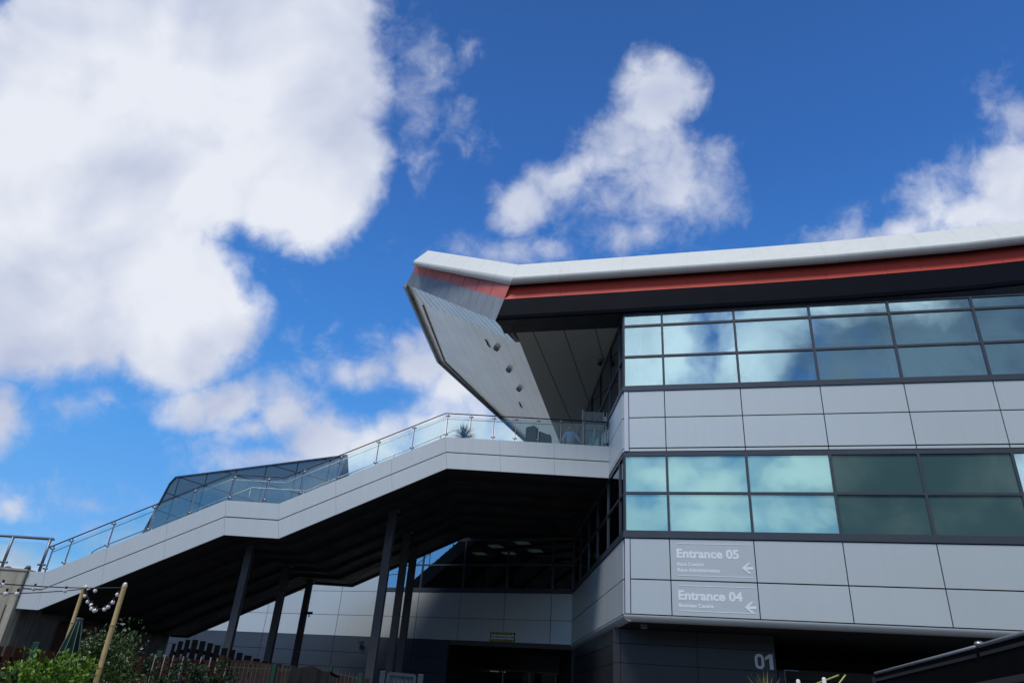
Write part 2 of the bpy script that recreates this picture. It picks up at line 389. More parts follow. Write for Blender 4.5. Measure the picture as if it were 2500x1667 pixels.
UJ = [0.0, 1.28, 3.60, 5.92, 8.24, 10.58] + [10.58 + 2.33 * i for i in range(1, 5)]
UEND = UJ[-1]
GP = .014
def clad_front(z0, z1, y0=-.04, y1=0.0, u0=.15):
    m = MB(); e = [u0] + UJ[1:]
    for a, b in zip(e[:-1], e[1:]):
        m.box(F, a + GP, b - GP, y0, y1, z0, z1)
    return m
c = clad_front(4.03, 4.94); c2 = clad_front(4.975, 6.09); c.add(c2.v, c2.f); bpart(c, "lower_cladding", mPANEL)
c = clad_front(8.875, 9.845); c2 = clad_front(9.88, 10.76); c3 = clad_front(8.765, 8.845, -.02, 0); c.add(c2.v, c2.f); c.add(c3.v, c3.f)
bpart(c, "upper_cladding", mPANEL)
for z0, z1 in ((4.03, 6.09), (8.765, 10.76)):
    m = MB(); m.box(F, .0, .14, -.045, .10, z0, z1); bpart(m, "corner_trim", mTRIM)
m = MB()
for z0, z1 in ((3.98, 6.12), (8.74, 10.78)): m.box(F, .02, UEND, .012, .25, z0, z1)
bpart(m, "backing_wall", mGAP)
# bottom lip: a quarter round under the lowest panels, front and side
prof = [(-.04 + .2 * (1 - math.cos(t)), 4.0 - .17 * math.sin(t)) for t in [i * math.pi / 16 for i in range(9)]]
m = MB(); m.prism_x(F, prof + [(.18, 4.0)], -.02, UEND)
m2 = MB(); m2.prism_x(RW, [(-y, z) for y, z in prof] + [(-.18, 4.0)], .0, 12.25); m.add(m2.v, m2.f)
bpart(m, "bottom_lip", mPANEL, smooth=False)
# window sills and heads
m = MB()
for z0, z1, y0 in ((6.12, 6.30, -.07), (10.78, 10.94, -.07), (8.64, 8.745, -.015)):
    m.box(F, -.03, UEND, y0, .12, z0, z1)
bpart(m, "window_sill", mFRAME)
# windows: every bay of every row is a window with its own pane
def window(fr, x0, x1, z0, z1, pane_m, y=0.0, out=-1, w=.036, depth=.10, parent=bld, label=None, fm=None):
    ys = sorted((y + out * .03, y - out * (depth - .03)))
    m = MB()
    m.box(fr, x0, x0 + w, ys[0], ys[1], z0, z1); m.box(fr, x1 - w, x1, ys[0], ys[1], z0, z1)
    m.box(fr, x0 + w, x1 - w, ys[0] + .002, ys[1], z0, z0 + w); m.box(fr, x0 + w, x1 - w, ys[0] + .002, ys[1], z1 - w, z1)
    o = m.build("window", fm or mFRAME, parent)
    if label: o['label'] = label
    p = MB(); yc = y - out * .02
    p.box(fr, x0 + w, x1 - w, yc - .006, yc + .006, z0 + w, z1 - w)
    p.build("pane", pane_m, o)
    return o
for i in range(len(UJ) - 1):
    a, b = UJ[i], UJ[i + 1]
    pm = mGLASSB if i < 3 else (mGLASSD if i in (3, 4) else mGLASSU)
    for z0, z1 in ((6.30, 7.455), (7.455, 8.64)): window(F, a, b, z0, z1, pm)
    for z0, z1 in ((10.94, 12.03), (12.03, 13.19), (13.19, 13.62)): window(F, a, b, z0, z1, mGLASSU)
# side wall
m = MB(); tj = [.12, 1.05, 3.39, 5.84, 8.15, 10.3, 12.2]
for z0, z1 in ((4.03, 4.94), (4.975, 6.09)):
    for a, b in zip(tj[:-1], tj[1:]): m.box(RW, a + .012, b - .012, 0.0, .04, z0, z1)
bpart(m, "side_cladding_lower", mPANEL)
m = MB()
for z0, z1 in ((8.875, 9.845), (9.88, 10.76), (8.765, 8.845)):
    m.box(RW, .06, 2.62, 0.0, .04, z0, z1)
bpart(m, "side_cladding_upper", mPANEL)
m = MB(); m.box(RW, .02, 12.3, -.25, -.012, 3.98, 6.12); m.box(RW, .02, 12.3, -.25, -.012, 8.66, 9.5); m.box(RW, .02, 2.64, -.25, -.012, 9.5, 10.77)
bpart(m, "side_backing_wall", mGAP)
m = MB(); m.box(RW, .0, 12.28, -.1, .07, 6.12, 6.30); m.box(RW, 0, 12.28, -.1, .015, 8.64, 8.745); m.box(RW, 0, 2.64, -.1, .07, 10.78, 10.94)
bpart(m, "side_sill", mFRAME)
tm = [.06, .76, 2.996, 5.296, 7.51, 9.99, 12.2]
for a, b in zip(tm[:-1], tm[1:]):
    for z0, z1 in ((6.30, 7.455), (7.455, 8.64)): window(RW, a, b, z0, z1, mGLASSR, out=1)
for a, b in ((.06, .76), (.76, 2.64)):
    for z0, z1 in ((10.94, 12.03), (12.03, 13.62)): window(RW, a, b, z0, z1, mGLASSR, out=1)
for k in range(9):
    a = 2.66 + 2.33 * k
    for z0, z1 in ((9.56, 12.03), (12.03, 13.62)): window(RW, a, a + 2.33, z0, z1, mGLASSR, out=1)
# floors, ceilings and inner walls seen through the glass
def plan(u0, u1, v0, v1):        # plan region between side wall and front wall
    return [F.p(u0, v0, 0), F.p(u1, v0, 0), F.p(u1, v1, 0), F.p(u0, v1, 0)]
inner = [RW.p(.12, -.12, 0), F.p(UEND, .14, 0), F.p(UEND, 30, 0), RW.p(29, -.12, 0)]
xy = [(p.x, p.y) for p in inner]
m = MB(); m.prism_z(xy, 5.75, 6.10); m.prism_z(xy, 8.76, 9.2); m.prism_z(xy, 10.30, 10.75)
bpart(m, "floor_slab", mINT)
m = MB()
m.box(F, 1.0, UEND, 6.6, 6.75, 6.12, 8.74); m.box(F, 1.0, UEND, 5.4, 5.55, 10.77, 13.66)
for u in (3.5, 8.3, 15.2): m.box(F, u, u + .12, 2.6, 6.5, 10.77, 13.66)
bpart(m, "inner_wall", mINT)
m = MB()          # white steel just behind the upper glazing
for u in (.45, 3.35, 5.68, 8.02, 10.33): m.box(F, u, u + .13, .18, .40, 10.77, 13.6)
m.box(F, 3.7, UEND, .42, .62, 12.42, 12.58)
m.box(F, .2, UEND, .16, .17, 13.02, 13.10)
m.bar(F.p(9.2, 1.2, 10.9), F.p(10.2, 1.2, 12.6), .22, .22); m.box(F, 8.75, 9.15, 1.1, 1.3, 10.77, 12.62)
bpart(m, "inner_steelwork", mBEAM)

# undercroft: soffit, dark pier with number, back wall
m = MB(); p4 = [RW.p(.16, -.16, 0), F.p(UEND, .16, 0), F.p(UEND, 16, 0), RW.p(14, -.16, 0)]
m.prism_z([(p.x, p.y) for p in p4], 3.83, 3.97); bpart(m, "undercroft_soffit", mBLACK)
PX0, PX1, PY = -.545, 4.08, 1.924
m = MB(); m.box(F, PX0 + .03, PX1 - .03, PY + .03, 12, 0, 3.82); bpart(m, "pier_core", mGAP)
m = MB(); zr = [0.05, .78, 1.46, 2.14, 2.86, 3.40, 3.82]; xr = [PX0, PX0 + .22, PX0 + 2.46, PX1]
for a, b in zip(zr[:-1], zr[1:]):
    for c0, c1 in zip(xr[:-1], xr[1:]): m.box(F, c0 + .008, c1 - .008, PY, PY + .028, a + .008, b - .008)
    for c0, c1 in ((PY + .03, PY + 2.3), (PY + 2.3, PY + 4.6), (PY + 4.6, PY + 6.9), (PY + 6.9, 12)):
        m.box(F, PX0, PX0 + .028, c0 + .008, c1 - .008, a + .008, b - .008)
bpart(m, "pier_cladding", mDPANEL)
m = MB(); m.box(F, PX1, UEND, 11, 11.3, 0, 3.82); bpart(m, "undercroft_wall", mBLACK)
m = MB()
for u, v in ((5.2, 4.4), (5.6, 3.2), (8.6, 4.5), (9.2, 3.4)): m.bar(F.p(u, v, 3.815), F.p(u + .5, v - .9, 3.815), .03, .03)
bpart(m, "soffit_rail", mCOLUMN)

# ---- roof: profile (o = metres in front of the facade, z), bent at the mitre and swept up to the tip
def rise(u): return 0 if u < 6 else (.13 * (u - 6) / 4.6 if u < 10.6 else .13 + .062 * (u - 10.6))
def lip_profile():
    pts = []
    for k in range(7):
        t = k * math.pi / 12 * .97
        pts.append((.26 + .20 * math.sin(t), 15.20 - .20 * math.cos(t)))
    return pts + [(-.15, 16.13), (-.75, 16.22)]
LIP = lip_profile(); US = [None] + [2.2 * i for i in range(-1, 4)] + [8.4, 9.4, 10.6, 11.7, 12.8, 15, 18, UEND + 3]
def mitre_u(o, z): # where the profile meets the bend
    return -4.49 + (z - 13.67) * .30 + (o - .15) * .45
TIPB = dict(grey_bot=at_range(991.6, 694, 30), grey_top=at_range(1006.9, 666, 29.7), red_top=at_range(1014.5, 646, 29.55), lip=at_range(1010.7, 636.4, 29.0), top=at_range(1045.2, 611.5, 30.6))
def strip(name, prof_uv, m, us, tip=None, smooth=False, gap=0.0):
    mb = MB(); rows = []
    for (o, z) in prof_uv: rows.append([F.p(mitre_u(o, z) if u is None else u, -o, z + (0 if u is None else rise(u))) for u in us])
    for k in range(len(us) - 1):
        base = len(mb.v)
        for r in rows:
            a, b = r[k], r[k + 1]; d = (b - a).normalized() * gap
            mb.v += [a + d, b - d]
        for i in range(len(rows) - 1): mb.f.append([base + 2 * i, base + 2 * i + 1, base + 2 * i + 3, base + 2 * i + 2])
    return bpart(mb, name, m, smooth=smooth, recalc=True)
strip("white_roof_edge", LIP, mWHITE, US, gap=.0025)
strip("roof_edge_joint_backing", [(o - .02, z - .012) for o, z in LIP[1:]], mat("joint_grey", (.50, .51, .50), .7), US)
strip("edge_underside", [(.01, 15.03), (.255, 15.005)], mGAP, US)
strip("red_stripe", [(.03, 15.02), (.045, 14.86), (.09, 14.67), (.14, 14.49)], mRED, US, smooth=True, gap=.003)
strip("navy_fascia", [(.135, 14.49), (.155, 14.48), (.17, 13.80), (.14, 13.69), (.05, 13.665)], mNAVY, US, smooth=False)
# black soffit behind the navy fascia, and the recessed ceiling panels
m = MB()
usx = [-4.45, -2, 0, 3, 6, 8.4, 10.6, 12.8, UEND + 3]
for a, b in zip(usx[:-1], usx[1:]):
    za, zb = 13.665 + rise(a), 13.665 + rise(b)
    ya, yb = (.93, .93) if b <= 0.01 else (.02, .02)
    m.poly([F.p(a, -.06, za), F.p(b, -.06, zb), F.p(b, yb, zb + (.03 if yb < .5 else -.01)), F.p(a, ya, za + (.03 if ya < .5 else -.01))])
es_ = m
FOLD_A = at_z(1260, 812, 13.65); FOLD_B = at_z(1366, 1079, 13.65); fd = (FOLD_B - FOLD_A).normalized(); FOLD_C = FOLD_A + fd * 30
def clip(poly, p, n):            # keep the side where (q - p).n >= 0
    out = []
    for i, a in enumerate(poly):
        b = poly[(i + 1) % len(poly)]; da, db = (a - p).dot(n), (b - p).dot(n)
        if da >= 0: out.append(a)
        if (da >= 0) != (db >= 0): out.append(a + (b - a) * (da / (da - db)))
    return out
ceil = [FOLD_A.copy(), RW.p(.95, .02, 13.65), RW.p(34, .02, 13.65), FOLD_C.copy()]
m = MB(); sx = F.x; s0 = F.loc(at_z(1300.5, 808, 13.65)).x
for k in range(-4, 8):
    a = s0 + 1.14 * k
    q = clip(clip(ceil, F.p(a + .015, 0, 0), F.x), F.p(a + 1.125, 0, 0), -F.x)
    if len(q) > 2: m.poly([Vector((v.x, v.y, 13.65)) for v in q])
bpart(m, "terrace_ceiling", mCEIL)
m = MB(); m.poly([Vector((v.x, v.y, 13.70)) for v in [FOLD_A, RW.p(.5, -.2, 0), RW.p(34, -.2, 0), FOLD_C]]); bpart(m, "ceiling_backing", mGAP)
# upswept tip: underside plane through the fold line and the tip
T = TIPB['grey_bot']; NF = (FOLD_B - FOLD_A).cross(T - FOLD_A).normalized()
def onfin(px, py, lift=0.0):
    r = sight(px, py); return EYE + r * ((FOLD_A - EYE).dot(NF) / r.dot(NF)) - NF * lift
if NF.z < 0: NF = -NF
KL, KR = onfin(1011.7, 732), onfin(1258.5, 835.4); Q = onfin(1073, 881); E1 = onfin(1345, 1129); A3 = onfin(1384, 1125)
finpoly = [KL, KR, onfin(1269, 835), A3, E1, Q]
fx = fd; fy = NF.cross(fx).normalized()
if fy.dot(T - FOLD_A) < 0: fy = -fy
m = MB(); wmax = max((v - FOLD_A).dot(fy) for v in finpoly); n_ = 13; wd = wmax / n_
for k in range(n_ + 1):
    q = clip(clip(finpoly, FOLD_A + fy * (k * wd - .25 + .004), fy), FOLD_A + fy * ((k + 1) * wd - .25 - .004), -fy)
    if len(q) > 2:
        # panels lie a hair out of true, as sheet metal does
        tilt = random.uniform(-.004, .004); cen = sum(q, Vector()) / len(q)
        m.poly([v + NF * ((v - cen).dot(fy) * tilt) for v in q])
bpart(m, "wing_underside", mFIN)
B0 = F.p(mitre_u(.05, 13.665), -.05, 13.665)
m = MB(); n_ = 14
for k in range(n_):
    t0, t1 = k / n_ + .003, (k + 1) / n_ - .003
    m.poly([T.lerp(B0, t0), T.lerp(B0, t1), KL.lerp(KR, min(1, t1 ** .85)), KL.lerp(KR, t0 ** .85)])
bpart(m, "wing_front_strip", mFIN)
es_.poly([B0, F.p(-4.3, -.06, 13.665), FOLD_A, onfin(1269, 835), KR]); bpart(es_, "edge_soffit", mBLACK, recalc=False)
m = MB(); m.poly([v + NF * .05 for v in finpoly]); m.poly([v + NF * .35 for v in (T, B0, FOLD_A, KR, KL)]); bpart(m, "wing_underside_backing", mat("wing_joint", (.22, .23, .25), .7))
# dark edge trim and the lighter inset strip of the outer edge
m = MB(); e_ = [T, Q, E1]
for a, b in zip(e_[:-1], e_[1:]): m.bar(a - NF * .03, b - NF * .03, .16, .22, NF)
bpart(m, "wing_edge_trim", mDSTEEL)
m = MB(); inn = [onfin(1033, 745, .02), onfin(1086, 882, .02), onfin(1291, 1082, .02)]
for a, b in zip(inn[:-1], inn[1:]): m.bar(a, b, .07, .05, NF)
bpart(m, "wing_edge_groove", mFRAME)
# bands along the raised edge
def bent(name, p_b, p_t, m, n, tip_b, tip_t, gap=.004, thick=None):
    mb = MB(); a0 = F.p(mitre_u(*p_b), -p_b[0], p_b[1]); a1 = F.p(mitre_u(*p_t), -p_t[0], p_t[1])
    for k in range(n):
        t0, t1 = k / n + gap / 2, (k + 1) / n - gap / 2
        mb.poly([a0.lerp(tip_b, t0), a0.lerp(tip_b, t1), a1.lerp(tip_t, t1), a1.lerp(tip_t, t0)])
    return bpart(mb, name, m)
bent("wing_grey_band", (.05, 13.665), (.14, 14.49), mGREYB, 13, TIPB['grey_bot'], TIPB['grey_top'], gap=.0014)
bent("wing_red_band", (.14, 14.49), (.255, 15.0), mREDW, 7, TIPB['grey_top'], TIPB['red_top'], gap=.003)
mb = MB(); rowb = [F.p(mitre_u(o, z), -o, z) for o, z in LIP]
tipscale = .66; tl = TIPB['lip']; tt = TIPB['top']
base_lip = F.p(mitre_u(.46, 15.20), -.46, 15.20); base_top = F.p(mitre_u(-.15, 16.13), .15, 16.13)
rowt = []
for q in rowb: rowt.append(tl + (q - base_lip) * .62)
corr = tt - (tl + (base_top - base_lip) * .62); rowt[-2] = rowt[-2] + corr; rowt[-1] = rowt[-1] + corr
for k in range(6):
    t0, t1 = k / 6 + .0004, (k + 1) / 6 - .0004; b_ = len(mb.v)
    for q, w_ in zip(rowb, rowt): mb.v += [q.lerp(w_, t0), q.lerp(w_, t1)]
    for i in range(len(rowb) - 1): mb.f.append([b_ + 2 * i, b_ + 2 * i + 1, b_ + 2 * i + 3, b_ + 2 * i + 2])
mb.f.append([len(mb.v) - 2 * len(rowb) + 2 * i + 1 for i in range(len(rowb))])
bpart(mb, "wing_white_edge", mWHITE)
# top of the roof, closing the volume above
m = MB()
for a, b in zip(US[:-1], US[1:]):
    pa, pb = [F.p(mitre_u(-.75, 16.22) if u is None else u, .75, 16.20 + (0 if u is None else rise(u))) for u in (a, b)]
    m.poly([pa, pb, F.p(F.loc(pb).x, 34, 16.3), F.p(F.loc(pa).x, 34, 16.3)])
m.poly([base_top, tt, Q + NF * .35, E1 + NF * .35, F.p(-3.5, 34, 16.3)])
m.poly([T, Q, Q + NF * .35, tt]); m.poly([Q, E1, E1 + NF * .35, Q + NF * .35])
bpart(m, "roof_skin", mDSTEEL)
# light boxes and slots on the wing underside
for px, py in ((1213, 848), (1243, 901), (1268, 948)):
    c_ = onfin(px, py, .1); fr_ = [c_ + fx * sx_ * .115 + fy * sy_ * .085 for sx_, sy_ in ((-1, -1), (1, -1), (1, 1), (-1, 1))]
    m = MB(); m.hexa([v - NF * .03 for v in fr_] + [v + NF * .11 for v in fr_])
    o = bpart(m, "floodlight", mDSTEEL, bevel=.008)
    l_ = MB(); l_.poly([c_ + (v - c_) * .75 - NF * .033 for v in fr_]); l_.build("lens", mGAP, o)
for px, py in ((1191, 838), (1271, 988)):
    m = MB(); c_ = onfin(px, py, .015); m.tube([c_ - fx * .32 + fy * .05, c_ - fx * .1 - fy * .02, c_ + fx * .1 + fy * .03, c_ + fx * .32 - fy * .05], [.012, .035, .035, .015], 6)
    bpart(m, "wing_vent_slot", mGAP)

# ---- back wall of the recess
BJ = [-28.3, -26.27, -23.97, -21.67, -19.37, -17.07, -14.8, -12.5, -10.2, -7.92, -5.61, -3.30, -1.01, .1]
m = MB()
for i, (a, b) in enumerate(zip(BJ[:-1], BJ[1:])):
    rows = [(4.0, 4.955), (4.975, 6.10)] + ([(6.12, 7.28), (7.30, 8.44), (8.46, 9.5)] if b < -10 else [(8.78, 9.5)])
    for z0, z1 in rows: m.box(BW, a + .014, b - .014, -.04, 0, z0, z1)
bpart(m, "back_cladding", mPANEL)
m = MB()
for a, b in zip(BJ[:-1], BJ[1:]):
    if a > -6.3: continue
    for z0, z1 in ((3.27, 3.985), (2.59, 3.25), (1.9, 2.57), (.1, 1.88)): m.box(BW, a + .012, min(b, -6.02) - .012, -.03, 0, z0, z1)
bpart(m, "base_cladding", mBLUEP)
m = MB(); m.box(BW, -28.3, -6.02, .01, .3, 0, 6.15); m.box(BW, -6.02, .1, .01, .3, 3.987, 6.15); m.box(BW, -28.3, -10.2, .01, .3, 6.15, 9.5); m.box(BW, -10.2, .1, .01, .3, 8.6, 9.5)
bpart(m, "back_backing_wall", mGAP)
m = MB(); m.box(BW, -10.2, .0, -.06, .1, 6.12, 6.28); m.box(BW, -10.2, 0, -.02, .1, 8.58, 8.64)
bpart(m, "back_sill", mFRAME)
for a, b in zip(BJ[8:-1], BJ[9:]):
    for z0, z1 in ((6.28, 7.40), (7.40, 8.58)): window(BW, a, min(b, -.02), z0, z1, mGLASSK)
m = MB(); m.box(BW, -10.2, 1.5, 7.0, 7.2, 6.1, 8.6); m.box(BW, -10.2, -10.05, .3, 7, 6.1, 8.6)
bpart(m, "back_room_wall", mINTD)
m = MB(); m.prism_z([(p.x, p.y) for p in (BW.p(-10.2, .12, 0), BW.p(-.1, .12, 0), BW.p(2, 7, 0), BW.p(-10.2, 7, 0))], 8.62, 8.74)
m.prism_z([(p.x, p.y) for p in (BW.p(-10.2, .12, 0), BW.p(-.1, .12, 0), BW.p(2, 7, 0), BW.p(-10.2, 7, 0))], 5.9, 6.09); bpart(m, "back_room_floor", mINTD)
mLAMP = mat("lit_ceiling_panel", (.9, .88, .8), .5, emit=(1.0, .95, .85, .28))
for px, py in ((1210, 1333), (1276, 1325), (1307, 1344), (1171, 1351), (1242, 1350)):
    q = at_z(px, py, 8.60); 
    fr_ = Fr((q.x, q.y), A_B); m = MB(); m.box(fr_, -.32, .32, -.32, .32, 8.585, 8.612); bpart(m, "ceiling_lamp", mLAMP)
# recess below it with the lit shop front
m = MB(); m.prism_z([(p.x, p.y) for p in (BW.p(-6.0, .0, 0), BW.p(.6, .0, 0), BW.p(.6, 4.6, 0), BW.p(-6.0, 4.6, 0))], 3.80, 3.985); bpart(m, "recess_soffit", mat("recess_soffit", (.07, .065, .06), .6, var=.1))
m = MB(); m.box(BW, -6.3, -6.0, .0, 5, 0, 3.98); m.box(BW, -6.0, .6, 4.6, 4.8, 3.05, 3.80); bpart(m, "recess_wall", mDPANEL)
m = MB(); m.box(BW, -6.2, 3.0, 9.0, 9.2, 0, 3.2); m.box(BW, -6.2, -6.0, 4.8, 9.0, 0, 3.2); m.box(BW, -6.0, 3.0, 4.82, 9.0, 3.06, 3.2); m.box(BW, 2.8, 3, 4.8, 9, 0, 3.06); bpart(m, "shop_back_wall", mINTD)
m = MB(); m.box(RW, 12.32, 19, -.35, -.02, 0, 3.79); bpart(m, "recess_side_wall", mDPANEL)
m = MB()
for a, b in ((2.0, 4.3), (4.33, 6.6), (6.63, 8.9), (8.93, 12.3)):
    for z0, z1 in zip([0.05, .78, 1.46, 2.14, 2.86, 3.40], [.765, 1.445, 2.125, 2.845, 3.385, 3.82]): m.box(RW, a, b, -.3, -.10, z0, z1)
bpart(m, "pier_side_cladding", mDPANEL)
mSHOPF = mat('shop_frame', (.42, .42, .42), .5)
shop = [BW.hit(px, 1655, 4.55).x for px in (1114, 1163, 1227, 1292, 1356, 1404)]
for a, b in zip(shop[:-1], shop[1:]):
    window(BW, a, b, .05, 3.03, mSHOP, y=4.6, w=.035, fm=mSHOPF)
# far upper block with skewed grey glass cladding
def top_z(s_): return 12.85 + (s_ + 26.6) * (13.45 - 12.85) / 12.9
blk = [(-13.7, 13.45), (-26.6, 12.85), (-26.97, 12.45), (-27.27, 11.52), (-28.0, 9.5), (-28.0, 9.0), (-14.6, 9.0), (-14.02, 12.01)]
pp = [BW.p(s_, -.05, z) for s_, z in blk]
m = MB(); sk = Vector((0, 0, 0)); dirs = (BW.x * 1 + Vector((0, 0, -.27))).normalized(); nrm = dirs.cross(BW.y).normalized()
if nrm.z < 0: nrm = -nrm
o0 = BW.p(-26.6, 0, 12.9)
for r_ in range(-6, 8):
    q1 = clip(clip(pp, o0 + nrm * (-r_ * 1.12 + .02 - 1.12), nrm), o0 + nrm * (-r_ * 1.12 - .02), -nrm)
    if len(q1) < 3: continue
    for k in range(7):
        a = -28.6 + 2.3 * k; q2 = clip(clip(q1, BW.p(a + .03, 0, 0), BW.x), BW.p(a + 2.27, 0, 0), -BW.x)
        if len(q2) > 2:
            nw = sum(((q2[i].cross(q2[(i + 1) % len(q2)])) for i in range(len(q2))), Vector())
            if nw.dot(BW.y) > 0: q2 = q2[::-1]
            m.poly(q2)
bpart(m, "upper_block_cladding", mCLADG, recalc=False)
m = MB(); m.sweep([[BW.p(s_, .0, z) for s_, z in blk], [BW.p(s_ + (-6 if s_ > -20 else 1.5), 9, z) for s_, z in blk]]); bpart(m, "upper_block_core", mGAP)
m = MB()
for (a, b) in zip(blk[:5], blk[1:6]): m.bar(BW.p(a[0], -.06, a[1]), BW.p(b[0], -.06, b[1]), .1, .08)
bpart(m, "upper_block_coping", mFRAME)
# terrace floor behind the stair head
m = MB(); tq = [S.p(-5.95, 11.2, 0), S.p(-.02, .3, 0), RW.p(30, .02, 0), RW.p(30, 9, 0)]
m.prism_z([(p.x, p.y) for p in (S.p(-5.9, .25, 0), RW.p(2.9, .03, 0), RW.p(30, .03, 0), RW.p(30, 8.5, 0), S.p(-5.9, 11.5, 0))], 9.25, 9.52)
bpart(m, "terrace_floor", mCONC)

# ---------------------------------------------------------------- grand outside staircase
stair = thing("outside_staircase", "long grey outside staircase with two flights rising to the terrace on dark posts", "staircase", S.p(-9, 5, 0))
TOP = [(-19.0, 4.37), (-18.45, 4.37), (-13.1, 7.085), (-11.24, 7.085), (-5.85, 9.80), (-.03, 9.80)]
GRV = [(-19.0, 3.83), (-18.38, 3.83), (-12.98, 6.53), (-11.14, 6.53), (-5.74, 9.245), (-.03, 9.245)]
BOT = [(-19.0, 3.22), (-18.26, 3.22), (-12.86, 5.93), (-11.0, 5.93), (-5.65, 8.665), (-.03, 8.665)]
def fascia(y0, y1, name, m_, split=True):
    def off(l, d): return [(x, z + d) for x, z in l]
    mb = MB()
    def band(up, lo):
        for i in range(len(up) - 1):
            n = 1 if abs(up[i + 1][0] - up[i][0]) < 3 else 3
            for k in range(n):
                t0, t1 = k / n, (k + 1) / n; g2 = .003
                lp = lambda l, t: (l[i][0] + (l[i + 1][0] - l[i][0]) * t, l[i][1] + (l[i + 1][1] - l[i][1]) * t)
                a, b, c_, d = lp(up, t0), lp(up, t1), lp(lo, t1), lp(lo, t0)
                mb.prism_y(S, [(a[0] + g2, a[1]), (b[0] - g2, b[1]), (c_[0] - g2, c_[1]), (d[0] + g2, d[1])], y0, y1)
    if split:
        band(TOP, off(GRV, .018)); band(off(GRV, -.018), BOT)
    else: band(TOP, BOT)
    return mb.build(name, m_, stair)
fascia(-.03, .02, "front_fascia", mFASCIA)
for y0_, y1_, dn_ in ((.024, .25, .02), (10.95, 11.2, .45)):
    m = MB()
    for i in range(5):
        a, b, c_, d = TOP[i], TOP[i + 1], BOT[i + 1], BOT[i]
        m.prism_y(S, [(a[0], a[1] - dn_), (b[0], b[1] - dn_), (c_[0], c_[1] + .02), (d[0], d[1] + .02)], y0_, y1_)
    m.build("stringer", mGAP, stair)
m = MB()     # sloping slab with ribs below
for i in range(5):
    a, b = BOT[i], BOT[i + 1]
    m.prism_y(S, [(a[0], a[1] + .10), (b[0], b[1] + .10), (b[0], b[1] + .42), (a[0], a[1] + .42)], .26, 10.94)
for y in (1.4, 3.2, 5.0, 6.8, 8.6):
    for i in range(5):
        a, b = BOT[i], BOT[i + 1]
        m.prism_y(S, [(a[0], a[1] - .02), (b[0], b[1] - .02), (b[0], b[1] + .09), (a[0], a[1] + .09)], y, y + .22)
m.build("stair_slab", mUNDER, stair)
m = MB()
for (xa, za, xb, zb) in ((-18.45, 4.0, -13.1, 6.75), (-11.24, 6.75, -5.85, 9.5)):
    n = 17
    for k in range(n):
        x = xa + (xb - xa) * k / n; z = za + (zb - za) * (k + 1) / n; m.box(S, x, x + (xb - xa) / n + .02, .26, 10.94, z - .19, z)
for (xa, xb, z) in ((-19, -18.45, 4.0), (-13.1, -11.24, 6.75), (-5.85, -.02, 9.5)): m.box(S, xa, xb, .26, 10.94, z - .2, z)
m.build("step", mCONC, stair)
for x, y, z, w in ((-12.47, 1.4, 6.0, .24), (-12.62, 6.0, 6.0, .26), (-12.85, 10.3, 6.0, .26), (-7.82, 2.4, 7.7, .29), (-7.85, 6.1, 7.7, .28), (-7.88, 8.6, 7.7, .30)):
    m = MB(); d_ = .11
    m.box(S, x - w / 2, x + w / 2, y, y + .02, 0, z); m.box(S, x - w / 2, x + w / 2, y + w - .02, y + w, 0, z); m.box(S, x - .03, x + w / 2 - .04, y + .02, y + w - .02, 0, z)
    m.box(S, x - w, x + w, y - .1, y + w + .1, 0, .04); m.box(S, x - w * .8, x + w * .8, y - .06, y + w + .06, z - .03, z + .1)
    m.build("column", mCOLUMN, stair, bevel=.006)
# balustrade on the front edge
bal = MB(); TR = [(x, z + .945) for x, z in TOP[1:]]; TR[0] = (-18.72, 5.17); TR[1] = (-13.2, 8.03); TR[2] = (-11.3, 8.03); TR[3] = (-5.93, 10.745); TR[4] = (-.12, 10.745)
pts = [S.p(x, .10, z) for x, z in TR]
bal.tube(pts, .022, 8); rail = bal.build("handrail", mat("dark_handrail", (.07, .06, .055), .35, .5), stair, smooth=True)
r2 = MB(); r2.tube([S.p(x + .0, .30, z - .13) for x, z in TR], .014, 6); r2.build("handrail", mSTEEL, stair, smooth=True)
r3 = MB(); low = [(-17.55, 5.05), (-17.5, 5.22), (-17.3, 5.36), (-12.55, 7.74), (-10.6, 7.74), (-5.6, 10.32), (-5.3, 10.34), (-5.2, 10.22)]
r3.tube([S.p(x, .62, z) for x, z in low], .02, 6)
for x in (-17.3, -15.7, -14.2, -12.6, -10.7, -9.2, -7.7, -6.1):
    zt = next(a[1] + (b[1] - a[1]) * (x - a[0]) / (b[0] - a[0]) for a, b in zip(low[2:], low[3:]) if a[0] <= x <= b[0]); r3.tube([S.p(x, .62, zt - .75), S.p(x, .62, zt)], .014, 6)
r3.build("inner_handrail", mSTEEL, stair, smooth=True)
posts_px = [(109, 1393), (156, 1374), (261, 1332), (361, 1294), (462, 1252), (560, 1221), (644.4, 1227), (733, 1206), (825, 1168), (916.6, 1132), (1005, 1096), (1088, 1066), (1146, 1069), (1203, 1072), (1256.5, 1074.5), (1313, 1078), (1368, 1082), (1424.5, 1086), (1478, 1089)]
def ztop(x, l):
    for a, b in zip(l[:-1], l[1:]):
        if a[0] - 1e-6 <= x <= b[0] + 1e-6: return a[1] + (b[1] - a[1]) * (x - a[0]) / (b[0] - a[0])
    return l[0][1] if x < l[0][0] else l[-1][1]
px_x = []
for q in posts_px:
    x = S.hit(q[0], q[1], .06).x; px_x.append(x); zb, zt = ztop(x, TOP), ztop(x, TR)
    m = MB(); m.bar(S.p(x, .09, zb - .25), S.p(x, .09, zt - .02), .03, .045)
    o = m.build("baluster_post", mSTEEL, stair)
    for dz_ in (.12, .98 * (zt - zb) - .10):
        c_ = MB(); c_.tube([S.p(x - .075, .05, zb + dz_), S.p(x + .075, .05, zb + dz_)], .026, 8); c_.build("glass_clamp", mSTEEL, o, smooth=True)
